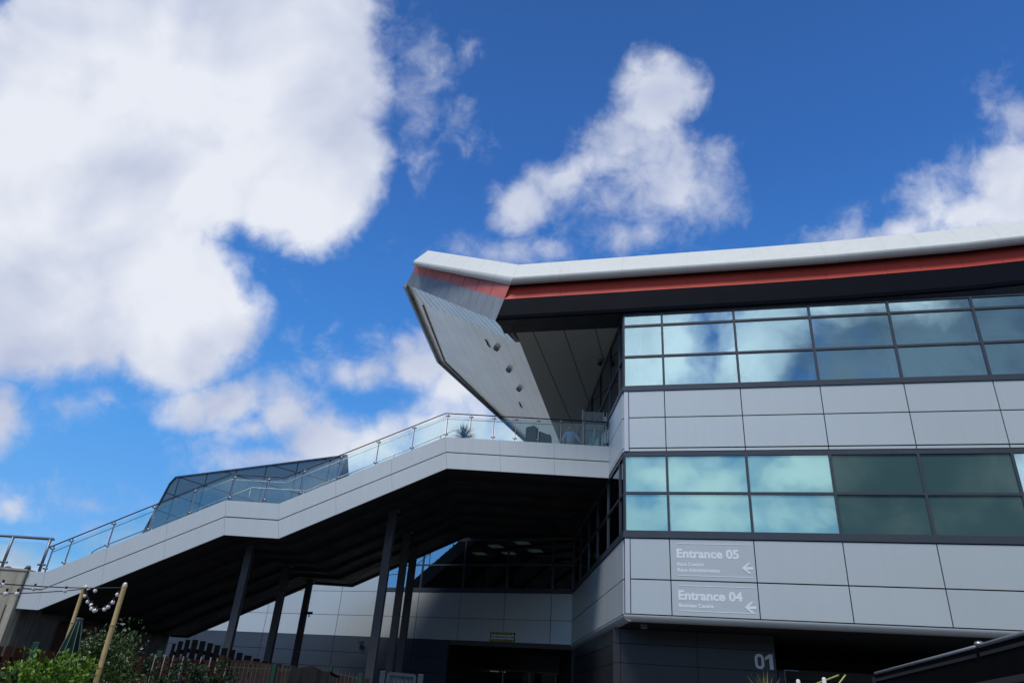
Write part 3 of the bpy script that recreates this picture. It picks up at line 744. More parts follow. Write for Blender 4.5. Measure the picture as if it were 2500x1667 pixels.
for a, b in zip(px_x[:-1], px_x[1:]):
    # follow the kinks of the stair edge
    xs = [a + .05] + [t[0] for t in TOP if a + .06 < t[0] < b - .06] + [b - .05]
    m = MB(); up = [(x, ztop(x, TR) - .13) for x in xs]; lo = [(x, ztop(x, TOP) + .03) for x in xs]
    m.prism_y(S, up + lo[::-1], .045, .057); m.build("glass_panel", mRAILG, stair)
m = MB(); m.tube([S.p(x, 11.0, z) for x, z in TR], .03, 6); m.tube([S.p(x, 11.0, z - .55) for x, z in TR], .02, 6)
for x in (-17, -15, -13.1, -11.3, -9.5, -7.7, -5.9): m.tube([S.p(x, 11.0, ztop(x, TOP) - .6), S.p(x, 11.0, ztop(x, TR))], .02, 6)
m.build("rear_railing", mDSTEEL, stair, smooth=True)
# rails of the far side, seen through the glass
m = MB()
m.tube([S.p(-12.2, 5.5, 7.2), S.p(-11.15, 5.5, 7.72), S.p(-10.6, 5.5, 7.3)], .02, 6); m.tube([S.p(-11.2, 5.5, 6.8), S.p(-11.2, 5.5, 7.7)], .018, 6)
m.tube([S.p(-9.0, 5.5, 7.75), S.p(-8.98, 5.5, 8.05), S.p(-8.2, 5.5, 8.3)], .02, 6)
m.build("centre_handrail", mSTEEL, stair, smooth=True)

# ---------------------------------------------------------------- concrete abutment and its guard rail
ab = thing("concrete_abutment", "weathered concrete block wall carrying the foot of the stair", "wall", S.p(-23, 5, 0))
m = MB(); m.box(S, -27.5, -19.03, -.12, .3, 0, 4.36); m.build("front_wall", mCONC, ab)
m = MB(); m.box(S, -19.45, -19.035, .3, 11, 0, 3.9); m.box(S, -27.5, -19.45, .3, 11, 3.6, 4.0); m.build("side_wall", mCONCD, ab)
m = MB(); m.box(S, -27.5, -19.0, -.15, .32, 4.362, 4.42); m.build("coping", mCONC, ab)
m = MB(); q0, q1 = S.hit(14, 1475, -.125), S.hit(2, 1512, -.125)
RUST = mat("rust_stain", (.10, .045, .02), .9, var=.3)
m.prism_y(S, [(q0.x - .01, q0.z), (q0.x + .03, q0.z), (q1.x + .02, q1.z - .4), (q1.x - .02, q1.z - .4)], -.128, -.121); m.build("rust_streak", RUST, ab)
gr = thing("guard_rail", "grey tubular guard rail with glass panels on the concrete wall", "railing", S.p(-21, .0, 4.42))
m = MB(); a0, a1 = S.hit(0, 1306.5, 0), S.hit(127, 1315.5, 0)
ex = (a1 - a0).normalized(); aL = a0 - ex * 5
m.tube([S.p(aL.x, 0, aL.z), S.p(a1.x + .04, 0, a1.z)], .048, 10); m.build("top_rail", mDSTEEL, gr, smooth=True)
gx = []
for px, py in ((-62, 1375), (2, 1390), (96, 1393)):
    p_ = S.hit(px, py, 0); gx.append(p_.x); m = MB(); zt = a0.z + (p_.x - a0.x) * ex.z / ex.x
    m.tube([S.p(p_.x, 0, 4.385), S.p(p_.x, 0, zt)], .048, 10); o = m.build("post", mDSTEEL, gr, smooth=True)
    for dz_ in (.18, 1.0):
        c_ = MB(); c_.tube([S.p(p_.x - .13, .0, 4.42 + dz_), S.p(p_.x + .13, 0, 4.42 + dz_)], .032, 8); c_.build("glass_clamp", mDSTEEL, o, smooth=True)
for a, b in zip(gx[:-1], gx[1:]):
    m = MB(); m.box(S, a + .1, b - .1, -.006, .006, 4.5, a0.z - .16); m.build("glass_panel", mRAILG, gr)

# dark wall and timber doors under the stair foot
uw = thing("undercroft_wall", "dark rendered wall standing in the shade under the lower flight", "wall", S.p(-15.5, 5.4, 0))
w0_, w1_ = S.hit(75, 1540, 5.2), S.hit(150, 1500, 5.2); m = MB(); m.box(S, w0_.x, w1_.x, 5.2, 5.5, 0, w1_.z); m.build("rendered_face", mat("dark_render", (.075, .073, .066), .9, var=.12, bump=.1), uw)
dr = thing("timber_door", "tall reddish brown timber door beside the concrete wall", "door", S.p(-18.2, 2.6, 0))
mDOOR = mat("brown_boards", (.085, .030, .020), .75, var=.25, vscale=5, island=.2)
m = MB()
for k in range(7): m.box(S, -18.95 + k * .2, -18.77 + k * .2, 2.5, 2.56, .05, 3.0)
m.build("boarding", mDOOR, dr); m = MB(); m.box(S, -19.0, -17.5, 2.57, 2.65, 0, 3.1); m.build("frame", mGAP, dr)
m = MB(); m.bar(S.p(-18.1, 2.47, .3), S.p(-18.1, 2.47, 2.9), .03, .03); m.build("door_edge_strip", mat("pale_strip", (.35, .32, .30), .6), dr)
q = S.hit(63, 1500, 2.2); m = MB(); m.box(S, q.x - .13, q.x + .13, 2.2, 2.45, q.z - .12, q.z + .12)
tag(m.build("wall_light", mat("grey_plastic", (.22, .22, .21), .5), bevel=.02), "small grey box lamp under the stair beside the concrete wall", "lamp")

# ---------------------------------------------------------------- people
def person(name, label, base, yaw, pose, shirt, skin, hairc, trousers, hair_long=False):
    root = thing(name, label, "person", base); root.rotation_euler = (0, 0, yaw)
    J = pose
    def skin_mesh(nm, chain, m_, lev=2):
        me = bpy.data.meshes.new(nm); vs = []; rs = []; idx = {}; es = []
        for ch in chain:
            prev = None
            for key, p_, r_ in ch:
                if key not in idx: idx[key] = len(vs); vs.append(p_); rs.append(r_)
                if prev is not None and prev != idx[key]: es.append((prev, idx[key]))
                prev = idx[key]
        me.from_pydata(vs, es, []); me.materials.append(m_)
        o = bpy.data.objects.new(nm, me); col.objects.link(o); o.parent = root; WORLD0[o.name] = Vector(base)
        md = o.modifiers.new("skin", 'SKIN'); sb = o.modifiers.new("sub", 'SUBSURF'); sb.levels = sb.render_levels = lev; md.use_smooth_shade = True
        for i, r_ in enumerate(rs):
            r_ = r_ if isinstance(r_, tuple) else (r_, r_); me.skin_vertices[0].data[i].radius = r_
        me.skin_vertices[0].data[0].use_root = True
        return o
    V = Vector
    pel, che, nek, hd = J['pelvis'], J['chest'], J['neck'], J['head']
    body = [[('pel', pel, (.15, .11)), ('wst', pel.lerp(che, .5), (.125, .095)), ('che', che, (.155, .105)), ('nkb', che.lerp(nek, .75), (.09, .07)), ('nek', nek, .052), ('jaw', nek.lerp(hd, .45), (.062, .075)), ('hd', hd, (.075, .092)), ('crn', hd + (hd - nek).normalized() * .09, (.05, .06))]]
    fwd = J.get('face', V((0, -1, 0)))
    for s_ in ('l', 'r'):
        sh, el, wr = J['sh' + s_], J['el' + s_], J['wr' + s_]; hp, kn, an, to = J['hp' + s_], J['kn' + s_], J['an' + s_], J['to' + s_]
        dh = (wr - el).normalized()
        body.append([('che', che, .14), ('sh' + s_, sh, .058), ('ua' + s_, sh.lerp(el, .5), .048), ('el' + s_, el, .040), ('fa' + s_, el.lerp(wr, .35), .040), ('wr' + s_, wr, (.028, .022)), ('pm' + s_, wr + dh * .07, (.038, .018))])
        body.append([('pel', pel, .15), ('hp' + s_, hp, .092), ('th' + s_, hp.lerp(kn, .4), .082), ('kn' + s_, kn, .058), ('cf' + s_, kn.lerp(an, .3), .056), ('an' + s_, an, .040), ('hl' + s_, an + V((0, 0, -.05)), .042), ('to' + s_, to, (.04, .025))])
    ob = skin_mesh("body", body, skin)
    for s_ in ('l', 'r'):
        wr, el = J['wr' + s_], J['el' + s_]; dh = (wr - el).normalized(); sd = dh.cross(fwd).normalized(); cu_ = dh.cross(sd)
        m = MB()
        for k, (ox, ln) in enumerate(((-.027, .062), (-.009, .075), (.009, .080), (.027, .070))):
            b0 = wr + dh * .085 + sd * ox; m.tube([b0, b0 + dh * ln * .5 + cu_ * .006, b0 + dh * ln + cu_ * .022], [.009, .0085, .007], 6)
        b0 = wr + dh * .035 + sd * .035; m.tube([b0, b0 + dh * .03 + sd * .022, b0 + dh * .06 + sd * .025], [.011, .010, .008], 6)
        o = m.build("fingers", skin, None, origin=(0, 0, 0), smooth=True); o.parent = root; o.location = (0, 0, 0)
    # face: nose, eyes, ears
    up_ = (hd - nek).normalized(); sd = fwd.cross(up_).normalized()
    m = MB(); m.tube([hd + fwd * .088 + up_ * .015, hd + fwd * .112 - up_ * .025], [.010, .017], 6)
    for s_ in (-1, 1): m.ball(hd + sd * s_ * .080 - up_ * .005, .026, 8, 6, (.6, .8, 1.2))
    m.tube([hd + fwd * .090 - up_ * .058 - sd * .022, hd + fwd * .095 - up_ * .06, hd + fwd * .090 - up_ * .058 + sd * .022], .006, 6)
    o = m.build("face", skin, None, origin=(0, 0, 0), smooth=True); o.parent = root; o.location = (0, 0, 0)
    m = MB()
    for s_ in (-1, 1): m.ball(hd + fwd * .085 + sd * s_ * .032 + up_ * .012, .010, 8, 6)
    o = m.build("eyes", mGAP, None, origin=(0, 0, 0)); o.parent = root; o.location = (0, 0, 0)
    # hair as a cap with tufts
    m = MB(); cen = hd + up_ * .035 - fwd * .018; m.ball(cen, .098, 14, 9, (.95, 1.08, 1.0))
    for k in range(60):
        a = random.uniform(0, 6.28); e = random.uniform(-.3, 1.4); d = V((math.cos(a) * math.cos(e), math.sin(a) * math.cos(e), math.sin(e)))
        if d.dot(fwd) > .35 and e < .7: continue
        p_ = cen + d * .092; m.tube([p_, p_ + d * .012 + V((0, 0, -.03)), p_ + d * .01 + V((0, 0, -.06 - (.07 if hair_long else 0)))], [.020, .018, .006], 5)
    o = m.build("hair", hairc, None, origin=(0, 0, 0), smooth=True); o.parent = root; o.location = (0, 0, 0)
    sh_chain = [[('pel', pel + V((0, 0, .02)), (.170, .13)), ('wst', pel.lerp(che, .5), (.150, .118)), ('che', che, (.172, .125)), ('nkb', che.lerp(nek, .72), (.105, .085))]]
    for s_ in ('l', 'r'):
        sh, el, wr = J['sh' + s_], J['el' + s_], J['wr' + s_]
        sh_chain.append([('che', che, .15), ('sh' + s_, sh, .076), ('ua' + s_, sh.lerp(el, .5), .066), ('el' + s_, el, .058), ('cu' + s_, el.lerp(wr, .88), .046)])
    skin_mesh("shirt", sh_chain, shirt)
    tr_chain = [[('w', pel + V((0, 0, .05)), (.165, .125)), ('pel', pel, (.168, .128))]]
    for s_ in ('l', 'r'):
        hp, kn, an = J['hp' + s_], J['kn' + s_], J['an' + s_]
        tr_chain.append([('pel', pel, .16), ('hp' + s_, hp, .105), ('th' + s_, hp.lerp(kn, .4), .096), ('kn' + s_, kn, .074), ('an' + s_, kn.lerp(an, .93), .062)])
    skin_mesh("trousers", tr_chain, trousers)
    return root
V = Vector
SKIN = mat("skin", (.52, .33, .25), .55, var=.04)
# woman walking on the terrace, seen from behind, arms a little out
walk = dict(pelvis=V((0, 0, .95)), chest=V((.01, -.03, 1.30)), neck=V((.0, -.06, 1.46)), head=V((-.01, -.08, 1.59)), face=V((-.5, -.86, 0)).normalized(),
            shl=V((.17, -.02, 1.38)), ell=V((.29, .03, 1.14)), wrl=V((.30, -.03, .92)), shr=V((-.17, -.04, 1.38)), elr=V((-.30, .05, 1.15)), wrr=V((-.43, -.02, .97)),
            hpl=V((.09, 0, .90)), knl=V((.10, .08, .50)), anl=V((.10, .26, .12)), tol=V((.11, .18, .04)), hpr=V((-.09, 0, .90)), knr=V((-.10, -.16, .50)), anr=V((-.11, -.14, .09)), tor=V((-.12, -.30, .03)))
hz = 9.52 + 1.68
pw = at_z(1394, 1040, hz)
person("person", "fair haired person in a light blue shirt walking on the terrace behind the glass", V((pw.x, pw.y, 9.52)), R(180), walk, mat("blue_shirt", (.52, .60, .80), .8, var=.06), SKIN, mat("fair_hair", (.42, .25, .12), .6, var=.2), mat("grey_trousers", (.10, .12, .14), .8), True)
sit = dict(pelvis=V((0, 0, .50)), chest=V((.0, -.02, .86)), neck=V((.0, -.03, 1.04)), head=V((.02, -.05, 1.17)), face=V((.3, .95, 0)).normalized(),
           shl=V((.18, 0, .96)), ell=V((.25, .10, .70)), wrl=V((.12, .30, .66)), shr=V((-.18, 0, .96)), elr=V((-.25, .10, .70)), wrr=V((-.12, .30, .66)),
           hpl=V((.09, .02, .48)), knl=V((.13, .45, .50)), anl=V((.13, .47, .10)), tol=V((.13, .60, .03)), hpr=V((-.09, .02, .48)), knr=V((-.13, .45, .50)), anr=V((-.13, .47, .10)), tor=V((-.13, .60, .03)))
ps = at_d(72, 1381, 33.0); base = V((ps.x, ps.y, ps.z - 1.29))
person("person", "dark haired person in a white shirt sitting behind the concrete wall", base, 0, sit, mat("white_shirt", (.78, .78, .76), .8), SKIN, mat("dark_hair", (.06, .045, .04), .6, var=.2), mat("dark_trousers", (.04, .04, .05), .8))
# chair back and the deck they are on
dk = MB(); dk.box(S, -27.5, -19.5, .35, 11, 3.45, 3.58); 
tag(dk.build("upper_terrace", mCONC), "concrete terrace deck behind the abutment wall", "terrace", kind='structure')
def chair(px, py, d, label):
    q = at_d(px, py, d); c0 = thing("terrace_chair", label, "chair", V((q.x, q.y, q.z - .95)))
    fr_ = Fr((q.x, q.y), -8); zb = q.z - .95; mCH = mat("grey_rattan", (.16, .155, .15), .8, var=.2, vscale=14)
    m = MB(); prof_ = [(-.24, .45), (.24, .45), (.25, .70)] + [(.25 * math.cos(t), .70 + .25 * math.sin(t)) for t in [i * math.pi / 10 for i in range(1, 10)]] + [(-.25, .70)]
    m.prism_y(fr_, [(x, z + zb) for x, z in prof_], -.03, .03); m.build("backrest", mCH, c0, bevel=.012)
    m = MB(); m.box(fr_, -.25, .25, .03, .50, zb + .40, zb + .46); m.build("seat", mCH, c0, bevel=.012)
    for sx_ in (-.22, .22):
        for y_ in (.0, .46): m = MB(); m.tube([fr_.p(sx_, y_, zb), fr_.p(sx_, y_, zb + .41)], .016, 6); m.build("leg", mDSTEEL, c0)
chair(21, 1381, 32.5, "grey round backed chair on the upper terrace behind the glass guard rail")

# terrace furniture: covered seats and a spiky potted palm
pl = at_z(1320, 1075, 9.9); fr_ = Fr((pl.x, pl.y + .0), A_S)
def hx(px, py, y): return S.hit(px, py, y)
yb = 3.2; cv = thing("covered_furniture", "grey covered stack of terrace furniture behind the glass balustrade", "furniture", S.p(S.hit(1320, 1080, yb).x, yb + .5, 9.52))
mCOV = mat("grey_cover", (.055, .065, .065), .75, var=.1, vscale=2.5, bump=.2, bscale=4)
o1 = [hx(1283, 1080, yb), hx(1284, 1042, yb), hx(1305, 1037, yb), hx(1315, 1047, yb), hx(1317, 1083, yb)]
m = MB(); m.prism_y(S, [(p_.x, max(p_.z, 9.52) if i not in (0, 4) else 9.53) for i, p_ in enumerate(o1)], yb, yb + 1.1); m.build("tall_cover", mCOV, cv, bevel=.05)
o2 = [hx(1317, 1083, yb), hx(1316, 1048, yb), hx(1337, 1057, yb), hx(1343, 1056, yb), hx(1347, 1065, yb), hx(1354, 1083, yb)]
m = MB(); m.prism_y(S, [(p_.x, p_.z if i not in (0, 5) else 9.53) for i, p_ in enumerate(o2)], yb + .1, yb + 1.3); m.build("low_cover", mCOV, cv, bevel=.05)
ys = 1.6; pc = S.hit(1132, 1064, ys); pot = thing("potted_palm", "spiky leaved palm in a pot at the head of the stair", "plant", S.p(pc.x, ys, 9.52))
m = MB(); m.tube([S.p(pc.x, ys, 9.53), S.p(pc.x, ys, 9.86)], [.17, .23], 14); m.build("pot", mat("dark_pot", (.06, .06, .06), .6), pot, smooth=False)
m = MB()
for k in range(170):
    a = random.uniform(0, 6.283); e = R(random.uniform(-12, 75)); ln = random.uniform(.48, .70)
    d = V((math.cos(a) * math.cos(e), math.sin(a) * math.cos(e), math.sin(e))); c0 = S.p(pc.x, ys, pc.z - .05); sd = d.cross(V((0, 0, 1))).normalized() * .012
    t_ = c0 + d * ln + V((0, 0, -.06 * math.cos(e))); md_ = c0 + d * ln * .5
    m.poly([c0 - sd * .5, md_ - sd, t_, md_ + sd, c0 + sd * .5])
m.build("leaves", mat("palm_leaf", (.075, .095, .06), .6, var=.2, island=.3), pot, recalc=False)
m = MB(); m.tube([S.p(pc.x, ys, 9.84), S.p(pc.x, ys, pc.z - .03)], .05, 8); m.build("stem", mDOOR, pot)
# tall glass wind screen and posts next to the side wall
wsn = thing("wind_screen", "tall glass screen with steel posts where the terrace meets the side wall", "screen", S.p(-.6, 1.5, 9.52))
for px, py, z1 in ((1421, 1085, 11.35), (1473, 1085, 11.3), (1481, 1085, 11.3)):
    q = S.hit(px, py, .55); m = MB(); m.bar(S.p(q.x, .55, 9.5), S.p(q.x, .55, z1), .03, .03); m.build("post", mSTEEL, wsn)
qa, qb = S.hit(1421, 1085, .55).x, S.hit(1473, 1085, .55).x
m = MB(); m.box(S, qa + .03, qb - .03, .545, .557, 9.55, 11.3); m.build("glass_panel", mSCREEN, wsn)
m = MB(); q = S.hit(1478, 1024, .42); m.box(S, q.x - .06, q.x + .06, .36, .5, q.z - .09, q.z + .09); m.build("lock_box", mSTEEL, wsn)

# ---------------------------------------------------------------- lettering
def letters(text, fr, x0, x1, z0, h, y, m, parent=None, name="lettering", bold=.012, label=None, flip=False, cap=.72):
    cu_ = bpy.data.curves.new(name, 'FONT'); cu_.body = text; cu_.size = 1.0; cu_.offset = bold; cu_.extrude = .0015; cu_.resolution_u = 6
    tmp = bpy.data.objects.new("tmp_text", cu_); col.objects.link(tmp)
    dg = bpy.context.evaluated_depsgraph_get(); dg.update(); me = bpy.data.meshes.new_from_object(tmp.evaluated_get(dg)); bpy.data.objects.remove(tmp); bpy.data.curves.remove(cu_)
    xs = [v.co.x for v in me.vertices]; a, b = min(xs), max(xs)
    sx_ = (x1 - x0) / (b - a); sz_ = h / cap
    org = fr.p((x0 + x1) / 2, y, z0)
    for v in me.vertices:
        x = x0 + (v.co.x - a) * sx_; z = z0 + v.co.y * sz_; v.co = fr.p(x, y - v.co.z, z) - org
    me.materials.clear(); me.materials.append(m)
    o = bpy.data.objects.new(name, me); col.objects.link(o); place(o, org, parent)
    return o
def c4(x, y): return 1500 + x / 3.76, 1250 + y / 3.76
YL = -.043
def text4(t, l, r, top, bot, bold=.014, cap=.72):
    a = F.hit(*c4(*l), YL); b = F.hit(*c4(*r), YL); tz = F.hit(*c4(*top), YL).z; bz = F.hit(*c4(*bot), YL).z
    letters(t, F, a.x, b.x, bz, tz - bz, YL, mLETTER, bld, bold=bold, cap=cap)
text4("Entrance 05", (571, 372), (1142, 380), (571, 332), (572, 412), .033)
text4("Race Control", (578, 474), (817, 478), (578, 457), (578, 488), .034)
text4("Race Administration", (580, 526), (967, 532), (580, 509), (580, 541), .034)
text4("Entrance 04", (588, 755), (1175, 766), (588, 713), (588, 796), .033)
text4("Business Centre", (593, 851), (910, 858), (593, 832), (593, 866), .034)
m = MB()
for (a, b) in (((570, 288), (1255, 299)), ((585, 579), (1280, 598)), ((587, 671), (1292, 693)), ((595, 902), (1307, 930))):
    p_, q_ = F.hit(*c4(*a), YL), F.hit(*c4(*b), YL); m.box(F, p_.x, q_.x, YL - .004, YL, (p_.z + q_.z) / 2 - .008, (p_.z + q_.z) / 2 + .008)
m.build("lettering_rule", mLETTER, bld)
for tip, tail in (((1170, 512), (1273, 515)), ((1196, 871), (1303, 875))):
    p_, q_ = F.hit(*c4(*tip), YL), F.hit(*c4(*tail), YL); z = (p_.z + q_.z) / 2; x = p_.x; m = MB()
    m.box(F, x + .03, q_.x, YL - .004, YL, z - .034, z + .034)
    for s_ in (-1, 1): m.prism_y(F, [(x, z), (x + .17, z + s_ * .14), (x + .25, z + s_ * .14), (x + .08, z)], YL - .007, YL - .0045)
    m.build("arrow", mLETTER, bld)
p_, q_ = F.hit(*c4(1290, 1370), PY), F.hit(*c4(1460, 1372), PY); tz, bz = F.hit(*c4(1420, 1303), PY).z, F.hit(*c4(1420, 1441), PY).z
hN, wN = tz - bz, (q_.x - p_.x); mN = mat("grey_vinyl", (.62, .67, .72), .5)
def rr_(x0, x1, z0, z1, r_): # rounded upright ring
    o_ = []
    for cx_, cz_, a0 in ((x1 - r_, z1 - r_, 0), (x0 + r_, z1 - r_, 90), (x0 + r_, z0 + r_, 180), (x1 - r_, z0 + r_, 270)):
        o_ += [(cx_ + r_ * math.cos(R(a0 + t)), cz_ + r_ * math.sin(R(a0 + t))) for t in range(0, 91, 15)]
    return o_
x0_ = p_.x; w0 = wN * .50; out_ = rr_(x0_, x0_ + w0, bz, tz, w0 * .46); in_ = rr_(x0_ + w0 * .30, x0_ + w0 * .70, bz + hN * .19, tz - hN * .19, w0 * .18); m = MB(); n_ = len(out_)
m.add([F.p(x, PY - .006, z) for x, z in out_ + in_], [[i, (i + 1) % n_, n_ + (i + 1) % n_, n_ + i] for i in range(n_)]); m.build("number", mN, bld)
m = MB(); xr_ = q_.x - .01; m.poly([F.p(x, PY - .006, z) for x, z in ((xr_, bz), (xr_, tz), (xr_ - wN * .20, tz), (xr_ - wN * .43, tz - hN * .22), (xr_ - wN * .43, tz - hN * .42), (xr_ - wN * .20, tz - hN * .25), (xr_ - wN * .20, bz))]); m.build("number", mN, bld)
o = letters("CLUB", Fr(RW.p(0, 0, 0), A_R + 180), -7.6, -5.9, 11.35, .36, -.05, mLETTER, bld, bold=.01)
mHAZ = mat('hazard_yellow', (.65, .52, .05), .5)
# height limit sign on the back wall
sg = [BW.hit(px, py, -.06) for px, py in ((1198, 1542.5), (1257.5, 1543.5), (1196, 1564.5), (1256.5, 1566))]
sx0, sx1 = (sg[0].x + sg[2].x) / 2, (sg[1].x + sg[3].x) / 2; sz1, sz0 = (sg[0].z + sg[1].z) / 2, (sg[2].z + sg[3].z) / 2
sn = thing("height_limit_sign", "small white sign with yellow and black striped borders reading maximum height", "sign", BW.p((sx0 + sx1) / 2, -.06, sz0))
m = MB(); m.box(BW, sx0, sx1, -.075, -.045, sz0, sz1); m.build("board", mat("sign_black", (.02, .02, .02), .5), sn)
h3 = (sz1 - sz0); m = MB(); m.box(BW, sx0 + .03, sx1 - .03, -.079, -.076, sz0 + h3 * .26, sz1 - h3 * .26); m.build("white_field", mat("sign_white", (.72, .74, .76), .5), sn)
for zb_, zt_ in ((sz0 + .012, sz0 + h3 * .25), (sz1 - h3 * .25, sz1 - .012)):
    m = MB(); n_ = 8; w_ = (sx1 - sx0 - .06) / n_
    for k in range(n_):
        x = sx0 + .03 + k * w_; m.prism_y(BW, [(x + w_ * .45, zb_), (x + w_ * 1.0, zb_), (x + w_ * .55, zt_), (x, zt_)], -.079, -.076)
    m.build("hazard_stripe", mHAZ, sn)
letters("MAXIMUM HEIGHT 3.4M", BW, sx0 + .05, sx1 - .05, sz0 + h3 * .40, h3 * .20, -.082, mat("sign_ink", (.02, .03, .06), .6), sn, bold=.02)
# cameras and small lamps fixed to the building
def cctv(px, py, fr, y, label):
    q = fr.hit(px, py, y); b_ = fr.p(q.x, y, q.z); t_ = thing("security_camera", label, "camera", b_)
    m = MB(); m.bar(b_ + fr.x * -.16 + fr.y * -.05, b_ + fr.x * .16 - fr.y * .12, .10, .11); m.build("housing", mGAP, t_, bevel=.015)
    m = MB(); m.tube([b_ + fr.y * .0, b_ - fr.y * .08 + V((0, 0, -.02)), b_ - fr.y * .0 + V((0, 0, -.16))], .03, 6); m.build("bracket", mDSTEEL, t_)
cctv(883, 1566, BW, -.10, "small black camera on the dark lower cladding behind the posts")
cctv(756, 1496, S, 10.2, "small black camera clamped to the rearmost slender post")
q = at_z(1465, 880, 13.62); dm = thing("dome_camera", "black dome camera hanging from the terrace ceiling", "camera", q)
m = MB(); m.tube([q + V((0, 0, .02)), q + V((0, 0, -.10))], .11, 12); m.build("mount", mDSTEEL, dm); m = MB(); m.ball(q + V((0, 0, -.12)), .10, 12, 8); m.build("dome", mGAP, dm, smooth=True)
q = F.hit(1572, 1525, .7); m = MB(); m.box(F, q.x - .09, q.x + .09, .65, .80, 3.72, 3.835)
tag(m.build("soffit_lamp", mINT, bevel=.01), "small pale square lamp under the front overhang above the dark pier", "lamp")

# ---------------------------------------------------------------- garden at the lower left
mBAM = mat("bamboo", (.50, .36, .15), .5, var=.14, vscale=10)
mBNODE = mat("bamboo_node", (.20, .13, .05), .7)
def bamboo(top_px, d, label, r):
    t_ = at_d(*top_px, d); b_ = V((t_.x, t_.y, 0)); th = thing("bamboo_pole", label, "pole", b_)
    lean = V((random.uniform(-.012, .012), random.uniform(-.012, .012), 0)); n_ = int(t_.z / .36); pts_, rs_ = [], []; nd = MB()
    for k in range(n_ + 1):
        z = t_.z * k / n_; c_ = b_ + lean * (t_.z - z) + V((0, 0, z)); rr = r * (1.12 - .2 * z / t_.z)
        for dz_, f_ in ((-.018, 1.0), (0, 1.12), (.018, .97)):
            if 0 <= z + dz_ <= t_.z + .001: pts_.append(c_ + V((0, 0, dz_))); rs_.append(rr * f_)
        if 0 < k < n_: nd.tube([c_ + V((0, 0, -.004)), c_ + V((0, 0, .004))], rr * 1.16, 10)
    m = MB(); m.tube(pts_, rs_, 10); m.build("cane", mBAM, th, smooth=True); nd.build("node", mBNODE, th)
    return t_
bt1 = bamboo((305, 1428), 9.0, "thick bamboo pole nearest the viewer in front of the flowering shrub", .027)
bt2 = bamboo((206, 1431), 10.4, "thinner bamboo pole rising behind the folded green parasol", .023)
def c1(x, y): return x / 3.76, 1250 + y / 3.76
lights = thing("string_lights", "festoon of round white bulbs strung between two bamboo poles and off to the left", "lights", V((bt1.x, bt1.y, bt1.z)))
cab = MB()
def D(px): return 10.4 + (px - 206) / 99 * -1.4 if px > 206 else 10.4 - (206 - px) * .009
def D2(px): return 10.4
ln1 = [at_d(*c1(x, y), D(x / 3.76)) for x, y in ((-260, 640), (0, 655), (190, 668), (380, 680), (600, 690), (780, 694), (960, 693), (1148, 690))]
ln2 = [at_d(*c1(x, y), 10.4) for x, y in ((-260, 755), (0, 748), (180, 744), (370, 735), (580, 722), (782, 702))]
ln3 = [at_d(*c1(x, y), D(x / 3.76)) for x, y in ((790, 700), (800, 760), (815, 812), (838, 850), (870, 880), (905, 888), (945, 880), (990, 856), (1035, 815), (1075, 762), (1112, 722), (1146, 692))]
for l_ in (ln1, ln2, ln3): cab.tube(l_, .0055, 6)
cab.build("cable", mGAP, lights)
mBULB = mat("milky_bulb", (.80, .72, .72), .3, coat=.3)
for (x, y) in ((18, 668), (313, 700), (600, 720), (790, 685), (1148, 663), (873, 720), (53, 748), (155, 748), (775, 768), (805, 821), (837, 851), (839, 884), (866, 902), (880, 898), (958, 890), (993, 868), (1035, 826), (1078, 756)):
    p_ = at_d(*c1(x, y), D(x / 3.76)); m = MB(); up_ = 1 if y in (663, 685) else -1
    m.ball(p_, .0215, 12, 8, (1, 1, 1.1)); o = m.build("bulb", mBULB, lights, smooth=True)
    s_ = MB(); s_.tube([p_ - V((0, 0, up_ * .018)), p_ - V((0, 0, up_ * .05))], .011, 8); s_.build("lamp_socket", mGAP, o)
# folded parasol
pt = at_d(195, 1508.5, 8.9); pb = V((pt.x, pt.y, 0)); par = thing("parasol", "folded dark green parasol tied close beside the bamboo pole", "parasol", pb)
mGRN = mat("green_canvas", (.008, .026, .018), .95, spec=.08, var=.15, vscale=5, bump=.2, bscale=9)
m = MB(); rings = []
for k in range(13):
    f = k / 12; z = pt.z - .03 - f * 1.35; rr = .035 + .17 * f ** .9; ring = []
    for i in range(32):
        a = 2 * math.pi * i / 32; fold = 1 + (.34 * min(1, f * 3)) * math.cos(a * 8 + .6 * f) ; ring.append(pb + V((math.cos(a + f * .25) * rr * fold, math.sin(a + f * .25) * rr * fold, z)))
    rings.append(ring)
m.sweep(rings); m.build("canopy", mGRN, par, smooth=True)
m = MB()
for i in range(8):
    a = 2 * math.pi * i / 8; l_ = []
    for k in range(13):
        f = k / 12; rr = .035 + .17 * f ** .9; a2 = a + f * .25 - .6 * f / 8; k_ = 1.0 + .34 * min(1, f * 3); l_.append(pb + V((math.cos(a2) * rr * k_, math.sin(a2) * rr * k_, pt.z - .03 - f * 1.35)))
    m.tube(l_[:8], .0028, 5)
m.build("seam_highlight", mat("painted_highlight", (.20, .23, .22), .6), par)  # pale tubes stand in for the highlights along the folded seams
m = MB(); m.tube([pb + V((0, 0, pt.z - .03)), pb + V((0, 0, pt.z - .006)), pb + V((0, 0, pt.z + .004))], [.036, .038, .03], 14); m.build("cap", mat("parasol_cap", (.04, .045, .05), .5), par)
m = MB(); m.tube([pb, pb + V((0, 0, pt.z - .1))], .02, 8); m.build("pole", mDSTEEL, par)
m = MB(); m.tube([pb, pb + V((0, 0, .06)), pb + V((0, 0, .09))], [.26, .26, .2], 20); m.build("base", mCONC, par)
